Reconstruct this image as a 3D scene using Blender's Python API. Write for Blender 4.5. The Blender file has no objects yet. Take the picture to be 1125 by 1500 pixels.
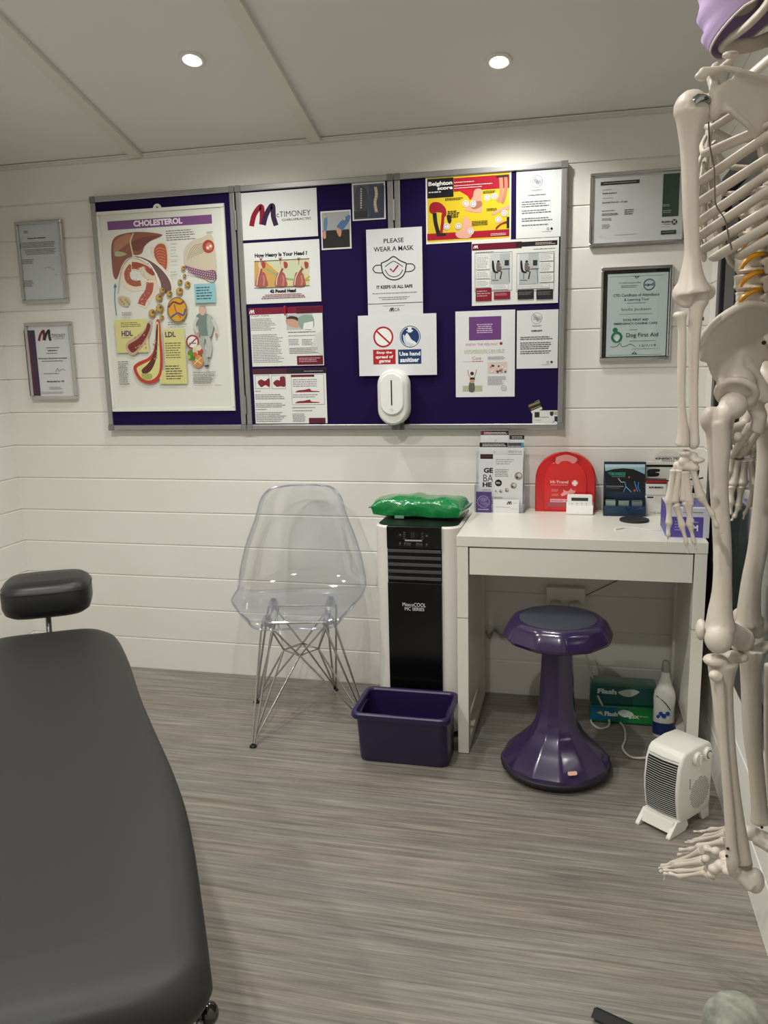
import bpy, bmesh, math, random
from mathutils import Vector, Matrix, Euler
random.seed(7)
C = bpy.context.scene.collection
PI = math.pi
# ------------------------------------------------------------------ camera
F_PX, YAW, PITCH, ROLL, CAM_H = 1196.34, 0.2363, 0.1854, -0.0228, 1.2834
D = 2.9975; XR = 0.42; XL = -2.3225; P = 0.1370; SL = 0.28; ZC = 2.069
fw = Vector((-math.sin(YAW)*math.cos(PITCH), math.cos(YAW)*math.cos(PITCH), -math.sin(PITCH)))
r0 = Vector((math.cos(YAW), math.sin(YAW), 0)); u0 = r0.cross(fw)
rt = r0*math.cos(ROLL)+u0*math.sin(ROLL); up = -r0*math.sin(ROLL)+u0*math.cos(ROLL)
CAM = Vector((0, 0, CAM_H))
cam = bpy.data.objects.new('camera', bpy.data.cameras.new('camera')); C.objects.link(cam)
m = Matrix.Identity(4)
for i in range(3): m[i][0] = rt[i]; m[i][1] = up[i]; m[i][2] = -fw[i]; m[i][3] = CAM[i]
cam.matrix_world = m
cam.data.sensor_fit = 'VERTICAL'; cam.data.sensor_height = 24; cam.data.lens = F_PX/1500*24
cam.data.clip_start = .02
sc = bpy.context.scene; sc.camera = cam
# ------------------------------------------------------------------ light
sc.view_settings.view_transform = 'Standard'; sc.view_settings.look = 'None'
sc.view_settings.gamma = 1; sc.view_settings.use_curve_mapping = False
sc.view_settings.exposure = 1.04
LAMP_W = {2: 8.5, 1: 25.0, 0: 26.0}
w = bpy.data.worlds.new('night'); sc.world = w; w.use_nodes = True
w.node_tree.nodes['Background'].inputs[0].default_value = (.02, .025, .035, 1)
w.node_tree.nodes['Background'].inputs[1].default_value = .3

def ray(px, py): return (rt*((px-562.5)/F_PX) - up*((py-750)/F_PX) + fw)
def BY(px, py, Y): d = ray(px, py); return CAM + d*(Y/d.y)          # point of a wall-parallel plane seen at a photo pixel
def BZ(px, py, Z): d = ray(px, py); return CAM + d*((Z-CAM_H)/d.z)
def BX(px, py, X): d = ray(px, py); return CAM + d*(X/d.x)

# ------------------------------------------------------------------ materials
def lin(h):
    if isinstance(h, str):
        h = h.lstrip('#'); c = [int(h[i:i+2], 16)/255 for i in (0, 2, 4)]
    else: c = [v/255 for v in h]
    return tuple(v/12.92 if v <= .04045 else ((v+.055)/1.055)**2.4 for v in c)
MATS = {}
def mat(name, col, rough=.5, metal=0, spec=.5, coat=0, **k):
    if name in MATS: return MATS[name]
    m = bpy.data.materials.new(name); m.use_nodes = True; b = m.node_tree.nodes['Principled BSDF']
    b.inputs['Base Color'].default_value = (*lin(col), 1); b.inputs['Roughness'].default_value = rough
    b.inputs['Metallic'].default_value = metal; b.inputs['Specular IOR Level'].default_value = spec
    b.inputs['Coat Weight'].default_value = coat; b.inputs['Coat Roughness'].default_value = .08
    nt = m.node_tree
    noise = k.get('noise')
    if noise:   # (scale, second colour, amount)
        tc = nt.nodes.new('ShaderNodeTexCoord'); mp = nt.nodes.new('ShaderNodeMapping'); n = nt.nodes.new('ShaderNodeTexNoise')
        mp.inputs['Scale'].default_value = k.get('stretch', (1, 1, 1))
        n.inputs['Scale'].default_value = noise[0]; n.inputs['Detail'].default_value = k.get('detail', 4)
        nt.links.new(tc.outputs['Object'], mp.inputs[0]); nt.links.new(mp.outputs[0], n.inputs['Vector'])
        r = nt.nodes.new('ShaderNodeValToRGB'); r.color_ramp.elements[0].position = .5-noise[2]; r.color_ramp.elements[1].position = .5+noise[2]
        r.color_ramp.elements[0].color = (*lin(col), 1); r.color_ramp.elements[1].color = (*lin(noise[1]), 1)
        nt.links.new(n.outputs[0], r.inputs[0]); nt.links.new(r.outputs[0], b.inputs['Base Color'])
    bump = k.get('bump')
    if bump:    # (scale, strength, distance)
        tc = nt.nodes.new('ShaderNodeTexCoord'); n = nt.nodes.new('ShaderNodeTexNoise'); bp = nt.nodes.new('ShaderNodeBump')
        n.inputs['Scale'].default_value = bump[0]; n.inputs['Detail'].default_value = 3
        bp.inputs['Strength'].default_value = bump[1]; bp.inputs['Distance'].default_value = bump[2]
        nt.links.new(tc.outputs['Object'], n.inputs['Vector']); nt.links.new(n.outputs[0], bp.inputs['Height']); nt.links.new(bp.outputs[0], b.inputs['Normal'])
    MATS[name] = m; return m
def ink(h, gloss=.35): return mat('ink_'+h.lstrip('#')+str(gloss), h, gloss)
def clear(name, tint, gl=.10, rough=.03, edge=.5, trans=1.0, k=.45):
    """thin clear plastic: light passes straight through, reflections by angle"""
    if name in MATS: return MATS[name]
    m = bpy.data.materials.new(name); m.use_nodes = True; nt = m.node_tree; nt.nodes.clear()
    o = nt.nodes.new('ShaderNodeOutputMaterial'); t = nt.nodes.new('ShaderNodeBsdfTransparent'); g = nt.nodes.new('ShaderNodeBsdfGlossy')
    lw = nt.nodes.new('ShaderNodeLayerWeight'); lw.inputs[0].default_value = edge
    mx = nt.nodes.new('ShaderNodeMixShader'); g.inputs['Roughness'].default_value = rough
    t.inputs[0].default_value = (*[c*trans for c in lin(tint)], 1); g.inputs[0].default_value = (.95, .96, 1, 1)
    ma = nt.nodes.new('ShaderNodeMath'); ma.operation = 'MULTIPLY_ADD'; ma.inputs[1].default_value = k; ma.inputs[2].default_value = gl; ma.use_clamp = True
    nt.links.new(lw.outputs['Fresnel'], ma.inputs[0]); nt.links.new(ma.outputs[0], mx.inputs[0])
    nt.links.new(t.outputs[0], mx.inputs[1]); nt.links.new(g.outputs[0], mx.inputs[2]); nt.links.new(mx.outputs[0], o.inputs[0])
    MATS[name] = m; return m
def emit(name, col, s):
    m = bpy.data.materials.new(name); m.use_nodes = True; nt = m.node_tree; b = nt.nodes['Principled BSDF']
    b.inputs['Emission Color'].default_value = (*lin(col), 1); b.inputs['Emission Strength'].default_value = s; MATS[name] = m; return m

WHITE = mat('white_painted_boards', (234, 232, 226), .42, noise=(3, (228, 225, 218), .3))
CEIL = mat('ceiling_white', (232, 231, 227), .6)
DESK = mat('white_laminate', (226, 223, 212), .3)
PLW = mat('white_plastic', (232, 231, 226), .35)
BLK = mat('black_plastic', (14, 14, 15), .35)
BLKM = mat('black_matt', (12, 12, 12), .7)
ALU = mat('brushed_aluminium', (168, 168, 168), .38, 1, bump=(400, .05, .0005))
CHR = mat('chrome', (200, 200, 200), .14, 1)
PURF = mat('purple_felt', (32, 21, 66), .95, spec=.1, bump=(900, .3, .0006))
PUR = mat('purple_plastic', (50, 35, 74), .22, coat=.3)
PURD = mat('dark_purple_plastic', (38, 25, 70), .38)
BONE = mat('bone_plastic', (206, 197, 186), .42, noise=(14, (192, 181, 168), .35), bump=(60, .25, .002))
LEA = mat('black_upholstery', (39, 39, 40), .50, spec=.35, bump=(260, .12, .0006))
LEA2 = mat('black_headrest_upholstery', (26, 26, 28), .42, bump=(260, .12, .0006))

# ------------------------------------------------------------------ mesh builder
def root_loc(o):
    v = Vector((0, 0, 0))
    while o is not None: v += o.location; o = o.parent
    return v
class MB:
    def __init__(s): s.v = []; s.f = []; s.m = []
    def add(s, vs, fs, mi=0):
        b = len(s.v); s.v += [Vector(q) for q in vs]; s.f += [tuple(b+i for i in f) for f in fs]; s.m += [mi]*len(fs); return s
    def box(s, c, d, mi=0, rz=0):
        c = Vector(c); R = Matrix.Rotation(rz, 3, 'Z'); x, y, z = (q/2 for q in d)
        vs = [c+R @ Vector((a*x, b*y, e*z)) for a in (-1, 1) for b in (-1, 1) for e in (-1, 1)]
        return s.add(vs, [(0, 1, 3, 2), (4, 6, 7, 5), (0, 4, 5, 1), (2, 3, 7, 6), (0, 2, 6, 4), (1, 5, 7, 3)], mi)
    def bx(s, x0, x1, y0, y1, z0, z1, mi=0): return s.box(((x0+x1)/2, (y0+y1)/2, (z0+z1)/2), (abs(x1-x0), abs(y1-y0), abs(z1-z0)), mi)
    def tube(s, pts, r, seg=8, mi=0, flat=None, cap=True):
        pts = [Vector(q) for q in pts]; n = len(pts)
        if not isinstance(r, (list, tuple)): r = [r]*n
        T = [(pts[min(i+1, n-1)]-pts[max(i-1, 0)]).normalized() for i in range(n)]
        ref = Vector((0, 0, 1)) if abs(T[0].z) < .9 else Vector((1, 0, 0))
        a = T[0].cross(ref).normalized(); vs = []
        for i in range(n):
            a = (a - T[i]*a.dot(T[i])).normalized(); b = T[i].cross(a)
            for k in range(seg):
                t = 2*PI*k/seg; q = r[i]
                ra, rb = q if isinstance(q, tuple) else (q, q*(flat or 1))
                vs.append(pts[i]+a*math.cos(t)*ra+b*math.sin(t)*rb)
        fs = [(i*seg+k, i*seg+(k+1) % seg, (i+1)*seg+(k+1) % seg, (i+1)*seg+k) for i in range(n-1) for k in range(seg)]
        if cap: fs += [tuple(range(seg-1, -1, -1)), tuple((n-1)*seg+k for k in range(seg))]
        return s.add(vs, fs, mi)
    def lathe(s, prof, c, seg=32, mi=0, cap=True, ax=None):
        c = Vector(c); vs = []; n = len(prof)
        for (r, z) in prof:
            for k in range(seg):
                t = 2*PI*k/seg; q = Vector((r*math.cos(t), r*math.sin(t), z)); vs.append(c+(ax @ q if ax else q))
        fs = [(i*seg+k, i*seg+(k+1) % seg, (i+1)*seg+(k+1) % seg, (i+1)*seg+k) for i in range(n-1) for k in range(seg)]
        if cap: fs += [tuple(range(seg-1, -1, -1)), tuple((n-1)*seg+k for k in range(seg))]
        return s.add(vs, fs, mi)
    def ball(s, c, r, mi=0, seg=14, R=None):
        c = Vector(c); r = r if isinstance(r, (tuple, list)) else (r, r, r); vs = []; n = seg//2
        for i in range(1, n):
            p = PI*i/n
            for k in range(seg):
                t = 2*PI*k/seg; q = Vector((math.sin(p)*math.cos(t)*r[0], math.sin(p)*math.sin(t)*r[1], math.cos(p)*r[2])); vs.append(c+(R @ q if R else q))
        a = Vector((0, 0, r[2])); vs += [c+(R @ a if R else a), c-(R @ a if R else a)]; N = len(vs)
        fs = [(i*seg+k, (i+1)*seg+k, (i+1)*seg+(k+1) % seg, i*seg+(k+1) % seg) for i in range(n-2) for k in range(seg)]
        fs += [(N-2, k, (k+1) % seg) for k in range(seg)] + [(N-1, (n-2)*seg+(k+1) % seg, (n-2)*seg+k) for k in range(seg)]
        return s.add(vs, fs, mi)
    def prism(s, pts, off, mi=0):
        pts = [Vector(q) for q in pts]; off = Vector(off); n = len(pts)
        return s.add(pts+[q+off for q in pts], [tuple(range(n)), tuple(range(2*n-1, n-1, -1))]+[(i, n+i, n+(i+1) % n, (i+1) % n) for i in range(n)], mi)
    def grid(s, rows, mi=0, closed=False):
        n = len(rows[0]); vs = [q for r in rows for q in r]; fs = []
        for i in range(len(rows)-1):
            for k in range(n if closed else n-1): fs.append((i*n+k, i*n+(k+1) % n, (i+1)*n+(k+1) % n, (i+1)*n+k))
        return s.add(vs, fs, mi)
    def build(s, name, mats, parent=None, smooth=40, bevel=0, seg=2, remesh=0, solid=0, sub=0, sm=0, loc=None, fix=True):
        mats = mats if isinstance(mats, (list, tuple)) else [mats]
        if parent is not None: off = root_loc(parent)
        elif loc is not None: off = Vector(loc)
        else:
            xs = [q.x for q in s.v]; ys = [q.y for q in s.v]; off = Vector(((min(xs)+max(xs))/2, (min(ys)+max(ys))/2, min(q.z for q in s.v)))
        me = bpy.data.meshes.new(name); me.from_pydata([q-off for q in s.v], [], s.f)
        for q in mats: me.materials.append(q)
        for p, i in zip(me.polygons, s.m): p.material_index = i
        if fix:
            bm = bmesh.new(); bm.from_mesh(me); bmesh.ops.recalc_face_normals(bm, faces=bm.faces); bm.to_mesh(me); bm.free()
        o = bpy.data.objects.new(name, me); C.objects.link(o)
        if parent is not None: o.parent = parent
        else: o.location = off
        mods = False
        if solid: q = o.modifiers.new('s', 'SOLIDIFY'); q.thickness = solid; q.offset = 0; mods = True
        if bevel: q = o.modifiers.new('b', 'BEVEL'); q.width = bevel; q.segments = seg; q.limit_method = 'ANGLE'; q.angle_limit = math.radians(35); mods = True
        if remesh: q = o.modifiers.new('r', 'REMESH'); q.mode = 'VOXEL'; q.voxel_size = remesh; mods = True
        if sm: q = o.modifiers.new('m', 'SMOOTH'); q.factor = .5; q.iterations = sm; mods = True
        if sub: q = o.modifiers.new('u', 'SUBSURF'); q.levels = q.render_levels = sub; mods = True
        if mods:
            dg = bpy.context.evaluated_depsgraph_get(); n2 = bpy.data.meshes.new_from_object(o.evaluated_get(dg)); o.modifiers.clear(); old = o.data; o.data = n2; n2.name = name
            bpy.data.meshes.remove(old)
        me = o.data
        if smooth:
            for p in me.polygons: p.use_smooth = True
            if smooth < 180: me.set_sharp_from_angle(angle=math.radians(smooth))
        return o
def tag(o, label, cat, group=None, kind=None):
    if label: o['label'] = label
    if cat: o['category'] = cat
    if group: o['group'] = group
    if kind: o['kind'] = kind
    return o
def thing(name, loc, label, cat, group=None):
    o = bpy.data.objects.new(name, None); o.empty_display_size = .05; C.objects.link(o); o.location = loc; return tag(o, label, cat, group)
def struct(o): o['kind'] = 'structure'; return o
def spl(pts, n=6, closed=False):
    """Catmull-Rom through points (2D or 3D)"""
    pts = [Vector(q) for q in pts]; N = len(pts); out = []
    for i in range(N if closed else N-1):
        g = (lambda k: pts[k % N]) if closed else (lambda k: pts[max(0, min(N-1, k))])
        a, b, c, d = g(i-1), g(i), g(i+1), g(i+2)
        for j in range(n):
            t = j/n; out.append(.5*((2*b)+(c-a)*t+(2*a-5*b+4*c-d)*t*t+(3*b-a-3*c+d)*t**3))
    if not closed: out.append(pts[-1])
    return out
def lerp(a, b, t): return a+(b-a)*t

# ------------------------------------------------------------------ text and printed sheets
_T = {}
def textmesh(t, bold=0):
    k = (t, bold)
    if k in _T: return _T[k]
    cu = bpy.data.curves.new('t', 'FONT'); cu.body = t; cu.offset = bold; cu.resolution_u = 3
    o = bpy.data.objects.new('t', cu); C.objects.link(o)
    dg = bpy.context.evaluated_depsgraph_get(); me = bpy.data.meshes.new_from_object(o.evaluated_get(dg))
    vs = [(v.co.x, v.co.y) for v in me.vertices]; fs = [tuple(p.vertices) for p in me.polygons]
    bpy.data.objects.remove(o); bpy.data.curves.remove(cu); bpy.data.meshes.remove(me)
    if not vs: vs = [(0, 0)]; fs = []
    _T[k] = (vs, fs, min(v[0] for v in vs), max(v[0] for v in vs), min(v[1] for v in vs), max(v[1] for v in vs)); return _T[k]
class Sheet:
    """flat printed matter on a wall-parallel plane; coordinates are read off enlarged crops of the photo (origin ox,oy, scale s)"""
    def __init__(s, Y, ox, oy, sc, gloss=.35, th=.0008):
        s.Y = Y; s.o = (ox, oy, sc); s.mb = MB(); s.mats = []; s.L = 0; s.th = th; s.g = gloss
    def w(s, x, y, dy=0): q = BY(s.o[0]+x/s.o[2], s.o[1]+y/s.o[2], s.Y); return Vector((q.x, s.Y-dy, q.z))
    def ab(s, x0, y0, x1, y1, mid=True):
        a, b = s.w(x0, y0), s.w(x1, y1)
        if mid: xm = (x0+x1)/2; a.z = s.w(xm, y0).z; b.z = s.w(xm, y1).z
        return a, b
    def mi(s, c):
        m = ink(c, s.g) if isinstance(c, str) else c
        if m not in s.mats: s.mats.append(m)
        return s.mats.index(m)
    def lay(s): s.L += 1; return s.th+s.L*.00004
    def base(s, x0, y0, x1, y1, c, th=None):
        a, b = s.w(x0, y0), s.w(x1, y1); t = th or s.th; s.th = t
        s.mb.bx(a.x, b.x, s.Y-t, s.Y, b.z, a.z, s.mi(c)); s.bx = (a.x, b.x, b.z, a.z); return s
    def baseq(s, q, c):
        p = [s.w(*k) for k in q]; s.mb.prism(p, (0, -s.th, 0), s.mi(c)); return s
    def rect(s, x0, y0, x1, y1, c):
        a, b = s.ab(x0, y0, x1, y1, (y1-y0) < .5*(x1-x0)); d = s.lay(); Y = s.Y-d
        s.mb.add([(a.x, Y, b.z), (b.x, Y, b.z), (b.x, Y, a.z), (a.x, Y, a.z)], [(0, 1, 2, 3)], s.mi(c)); return s
    def poly(s, pts, c, n=0):
        if n: pts = [(q.x, q.y) for q in spl([Vector((a, b)) for a, b in pts], n, True)]
        d = s.lay(); s.mb.add([s.w(a, b, d) for a, b in pts], [tuple(range(len(pts)))], s.mi(c)); return s
    def circ(s, x, y, r, c, ry=None, n=28):
        a = s.w(x, y); R = abs(s.w(x+r, y).x-a.x); Rz = R if ry is None else R*ry/r; Y = s.Y-s.lay()
        s.mb.add([(a.x+R*math.cos(2*PI*k/n), Y, a.z+Rz*math.sin(2*PI*k/n)) for k in range(n)], [tuple(range(n))], s.mi(c)); return s
    def ring(s, x, y, r, t, c, ry=None, n=32):
        a = s.w(x, y); R = abs(s.w(x+r, y).x-a.x); q = 1 if ry is None else ry/r; T = R*t/r; Y = s.Y-s.lay()
        vs = [(a.x+k*math.cos(2*PI*i/n), Y, a.z+k*q*math.sin(2*PI*i/n)) for k in (R, R-T) for i in range(n)]
        s.mb.add(vs, [(i, (i+1) % n, n+(i+1) % n, n+i) for i in range(n)], s.mi(c)); return s
    def line(s, pts, t, c, n=0):
        if n: pts = [(q.x, q.y) for q in spl([Vector((a, b)) for a, b in pts], n)]
        t = t/2; d = s.lay(); vs = []; N = len(pts)
        for i, (x, y) in enumerate(pts):
            a = pts[max(0, i-1)]; b = pts[min(N-1, i+1)]; l = math.hypot(b[0]-a[0], b[1]-a[1]) or 1
            nx, ny = -(b[1]-a[1])/l*t, (b[0]-a[0])/l*t; vs += [s.w(x+nx, y+ny, d), s.w(x-nx, y-ny, d)]
        s.mb.add(vs, [(2*i, 2*i+1, 2*i+3, 2*i+2) for i in range(N-1)], s.mi(c)); return s
    def text(s, x0, y0, x1, y1, t, c, bold=0):
        """fit the text into the box whose top-left and bottom-right corners are given"""
        vs, fs, a0, a1, b0, b1 = textmesh(t, bold*1.7); A, B = s.ab(x0, y0, x1, y1); Y = s.Y-s.lay()
        kx = (B.x-A.x)/max(a1-a0, 1e-6); kz = (A.z-B.z)/max(b1-b0, 1e-6)
        s.mb.add([(A.x+(x-a0)*kx, Y, B.z+(z-b0)*kz) for x, z in vs], fs, s.mi(c)); return s
    def rows(s, x0, y0, x1, y1, n, c, fill=.45, ragged=.25, centre=False):
        A, B = s.ab(x0, y0, x1, y1); Y = s.Y-s.lay(); W = B.x-A.x; H = (A.z-B.z)/n; h = H*fill; M = s.mi(c)
        for i in range(n):
            z = A.z-(i+.5)*H; L = W*(1-random.random()*ragged); x = A.x+((W-L)/2 if centre else 0); e = x+L
            while x < e-h*.4:
                l = min(e-x, h*random.uniform(1.2, 4.5)); s.mb.add([(x, Y, z-h/2), (x+l, Y, z-h/2), (x+l, Y, z+h/2), (x, Y, z+h/2)], [(0, 1, 2, 3)], M); x += l+h*.55
        return s
    def done(s, name, parent=None, label=None, cat=None, group=None):
        o = s.mb.build(name, s.mats, parent, smooth=0, fix=False)
        return tag(o, label, cat, group) if label else o
# ------------------------------------------------------------------ the room
YB = -1.0; YR = 1.0                                     # wall behind the camera, ridge line
def zceil(y): return ZC+SL*(D-y) if y >= YR else ZC+SL*(D-YR)-SL*(YR-y)
def profile(z0, z1):
    out = []; k = math.floor(z0/P)
    z = k*P
    while z < z1+P:
        for a, r in ((z-.0060, 0), (z-.0012, .0042), (z+.0012, .0042), (z+.0018, 0)):
            if z0 < a < z1: out.append((a, r))
        z += P
    return [(z0, 0)]+out+[(z1, 0)]
def boards(name, kind, z0, z1, a0, a1, at):
    """clad wall: kind 'x' runs along x at y=at, kind 'y' runs along y at x=at; recess is away from the room"""
    mb = MB(); sgn = 1 if at > 0 else -1; vs = []; fs = []
    pr = profile(z0, z1)
    for z, r in pr:
        if kind == 'x': vs += [(a0, at+sgn*r, z), (a1, at+sgn*r, z)]
        else:
            lo, hi = a0, a1
            if z > ZC: hi = min(hi, D-(z-ZC)/SL); lo = max(lo, 2*YR-D+(z-ZC)/SL)
            vs += [(at+sgn*r, lo, z), (at+sgn*r, hi, z)]
    fs = [(2*i, 2*i+1, 2*i+3, 2*i+2) for i in range(len(pr)-1)]
    mb.add(vs, fs)
    # backing slab so that the wall has thickness
    o = mb.build(name, WHITE, smooth=0, fix=False); return o
struct(boards('wall_back', 'x', 0, ZC, XL-.01, XR+.01, D))
struct(boards('wall_left', 'y', 0, zceil(YR)-.001, YB, D+.01, XL))
WY0, WY1, WZ0, WZ1 = 1.15, 2.80, .419, 1.80
struct(boards('wall_right', 'y', 0, WZ0, YB, D+.01, XR))
struct(boards('wall_right', 'y', WZ1, zceil(YR)-.001, YB, D+.01, XR))
struct(boards('wall_right', 'y', WZ0, WZ1, WY1, D+.01, XR))
struct(boards('wall_right', 'y', WZ0, WZ1, YB, WY0, XR))
mb = MB(); mb.bx(XL, XR, YB-.02, YB, 0, zceil(YB)); struct(mb.build('wall_front', mat('wall_front_white', (206, 203, 196), .5), smooth=0))
# floor
m = bpy.data.materials.new('grey_wood_laminate'); m.use_nodes = True; nt = m.node_tree; b = nt.nodes['Principled BSDF']; N = nt.nodes.new; Lk = nt.links.new
tc = N('ShaderNodeTexCoord'); mp = N('ShaderNodeMapping'); mp.inputs['Scale'].default_value = (1.6, 46, 1); Lk(tc.outputs['Object'], mp.inputs[0])
n1 = N('ShaderNodeTexNoise'); n1.inputs['Scale'].default_value = 1.6; n1.inputs['Detail'].default_value = 8; n1.inputs['Roughness'].default_value = .62; n1.inputs['Distortion'].default_value = .5; Lk(mp.outputs[0], n1.inputs['Vector'])
mp2 = N('ShaderNodeMapping'); mp2.inputs['Scale'].default_value = (5, 190, 1); Lk(tc.outputs['Object'], mp2.inputs[0])
n2 = N('ShaderNodeTexNoise'); n2.inputs['Scale'].default_value = 1.6; n2.inputs['Detail'].default_value = 5; Lk(mp2.outputs[0], n2.inputs['Vector'])
ra = N('ShaderNodeValToRGB'); e = ra.color_ramp.elements; e[0].position = .3; e[0].color = (*lin((112, 107, 101)), 1); e[1].position = .7; e[1].color = (*lin((166, 160, 152)), 1)
x = e.new(.5); x.color = (*lin((140, 134, 127)), 1); Lk(n1.outputs[0], ra.inputs[0])
rb = N('ShaderNodeValToRGB'); rb.color_ramp.elements[0].position = .33; rb.color_ramp.elements[0].color = (.52, .51, .50, 1); rb.color_ramp.elements[1].position = .6; rb.color_ramp.elements[1].color = (1, 1, 1, 1); Lk(n2.outputs[0], rb.inputs[0])
mx = N('ShaderNodeMix'); mx.data_type = 'RGBA'; mx.blend_type = 'MULTIPLY'; mx.inputs[0].default_value = .55; Lk(ra.outputs[0], mx.inputs[6]); Lk(rb.outputs[0], mx.inputs[7])
mp3 = N('ShaderNodeMapping'); mp3.inputs['Scale'].default_value = (.5, 5, 1); Lk(tc.outputs['Object'], mp3.inputs[0])
n3 = N('ShaderNodeTexNoise'); n3.inputs['Scale'].default_value = 1.5; n3.inputs['Detail'].default_value = 2; Lk(mp3.outputs[0], n3.inputs['Vector'])
rc = N('ShaderNodeValToRGB'); rc.color_ramp.elements[0].position = .4; rc.color_ramp.elements[0].color = (.93, .98, .97, 1); rc.color_ramp.elements[1].position = .6; rc.color_ramp.elements[1].color = (1, .93, .90, 1); Lk(n3.outputs[0], rc.inputs[0])
mx2 = N('ShaderNodeMix'); mx2.data_type = 'RGBA'; mx2.blend_type = 'MULTIPLY'; mx2.inputs[0].default_value = .9; Lk(mx.outputs[2], mx2.inputs[6]); Lk(rc.outputs[0], mx2.inputs[7]); Lk(mx2.outputs[2], b.inputs['Base Color'])
b.inputs['Roughness'].default_value = .36; bp = N('ShaderNodeBump'); bp.inputs['Strength'].default_value = .25; bp.inputs['Distance'].default_value = .001; Lk(n2.outputs[0], bp.inputs['Height']); Lk(bp.outputs[0], b.inputs['Normal'])
FLOOR = m
mb = MB(); mb.bx(XL, XR, YB, D, -.03, 0); struct(mb.build('floor', FLOOR, smooth=0))
# ceiling: two slopes
mb = MB(); x0, x1 = XL-.02, XR+.02
prof = [(D+.02, ZC-.0056), (YR, zceil(YR)), (YB-.02, ZC-SL*(-YB+2*YR-D)+.1)]
prof = [(D+.02, ZC-SL*.02), (YR, zceil(YR)), (YB-.02, zceil(YB-.02))]
pts = [(x0, y, z) for y, z in prof]+[(x0, y, z+.05) for y, z in reversed(prof)]
mb.prism(pts, (x1-x0, 0, 0)); struct(mb.build('ceiling', CEIL, smooth=0))
# battens down the slope and the thin strip where wall meets ceiling
def batten(xa, wd, th):
    mb = MB(); y0, y1 = D-.001, YR+.05; n = Vector((0, -SL, -1)).normalized()*th
    q = [Vector((xa-wd/2, y0, zceil(y0))), Vector((xa+wd/2, y0, zceil(y0))), Vector((xa+wd/2, y1, zceil(y1))), Vector((xa-wd/2, y1, zceil(y1)))]
    mb.prism(q, n); return mb.build('trim_1', DESK, smooth=0, bevel=.001)
a = batten(-1.655, .046, .016); a['kind'] = 'structure'; a.name = 'trim_1'
a = batten(-.945, .046, .016); a['kind'] = 'structure'; a.name = 'trim_2'
mb = MB(); mb.bx(XL, XR, D-.009, D-.0005, ZC-.007, ZC-.001); a = mb.build('trim_3', DESK, smooth=0, bevel=.003); struct(a)
mb = MB()
for y in (WY0-.0, ): pass
# window in the right-hand wall: dark frame, night behind the glass
GREYF = mat('anthracite_frame', (46, 47, 50), .35)
fr = MB(); X0, X1 = XR-.012, XR+.05; t = .055
fr.bx(X0, X1, WY0, WY1, WZ0, WZ0+t); fr.bx(X0, X1, WY0, WY1, WZ1-t, WZ1); fr.bx(X0, X1, WY1-t, WY1, WZ0+t, WZ1-t); fr.bx(X0, X1, WY0, WY0+t, WZ0+t, WZ1-t)
wf = fr.build('window_1', GREYF, smooth=0, bevel=.004); struct(wf)
sa = MB(); X0 = XR+.004; a0, a1, c0, c1 = WY0+t+.006, WY1-t-.006, WZ0+t+.006, WZ1-t-.006; s_ = .05
sa.bx(X0, XR+.045, a0, a1, c0, c0+s_); sa.bx(X0, XR+.045, a0, a1, c1-s_, c1); sa.bx(X0, XR+.045, a1-s_, a1, c0, c1); sa.bx(X0, XR+.045, a0, a0+s_, c0, c1)
sa.build('sash', mat('grey_sash', (92, 94, 98), .35), wf, smooth=0, bevel=.004)
mu = MB(); mu.bx(XR-.006, XR+.045, a1-s_-.17, a1-s_, c0+s_, c1-s_); mu.build('mullion', BLK, wf, smooth=0, bevel=.003)
gl = MB(); gl.bx(XR+.02, XR+.028, a0+s_, a1-s_-.17, c0+s_, c1-s_)
gl.build('pane', mat('dark_glass', (60, 74, 74), .08, spec=.9, coat=1), wf, smooth=0)
# ------------------------------------------------------------------ downlights
EM = emit('lamp_glow', (255, 246, 232), 60)
def downlight(x, y, lab):
    z = zceil(y); s = -1 if y >= YR else 1
    nrm = Vector((0, SL*s, -1)).normalized()
    R = Vector((0, 0, -1)).rotation_difference(nrm).to_matrix()
    t = thing('ceiling_spotlight', (x, y, z), lab, 'ceiling light', 'ceiling spotlights'); c = Vector((x, y, z))
    mb = MB(); mb.lathe([(.022, -.001), (.041, -.001), (.041, -.004), (.037, -.007), (.026, -.006), (.022, -.001)], c, 32, ax=R, cap=False); mb.build('bezel', PLW, t, smooth=60)
    mb = MB(); mb.lathe([(.001, -.0035), (.018, -.0045), (.0245, -.0015)], c, 24, ax=R, cap=False); mb.build('lamp', EM, t, smooth=60)
    L = bpy.data.lights.new('spot', 'SPOT'); L.energy = LAMP_W[int(y)]; L.color = (1, .992, .935); L.spot_size = math.radians(140); L.spot_blend = .7; L.shadow_soft_size = .03
    o = bpy.data.objects.new('spot_beam', L); C.objects.link(o); o.parent = t; o.location = nrm*.03
    o.rotation_euler = Vector((0, 0, -1)).rotation_difference(Vector((0, 0, -1))).to_euler(); return t
downlight(-1.18, 2.52, 'lit round recessed spotlight in the sloping ceiling, left of the two in view')
downlight(-.257, 2.68, 'lit round recessed spotlight in the sloping ceiling, right of the two in view')
for (x, y, l) in ((-1.5, 1.45, 'recessed spotlight by the ridge above the far side of the couch'), (-.45, 1.45, 'recessed spotlight by the ridge above the middle of the room'),
                  (-1.5, .15, 'recessed spotlight over the rear left corner'), (-.4, .15, 'recessed spotlight over the rear right corner')): downlight(x, y, l)

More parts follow.
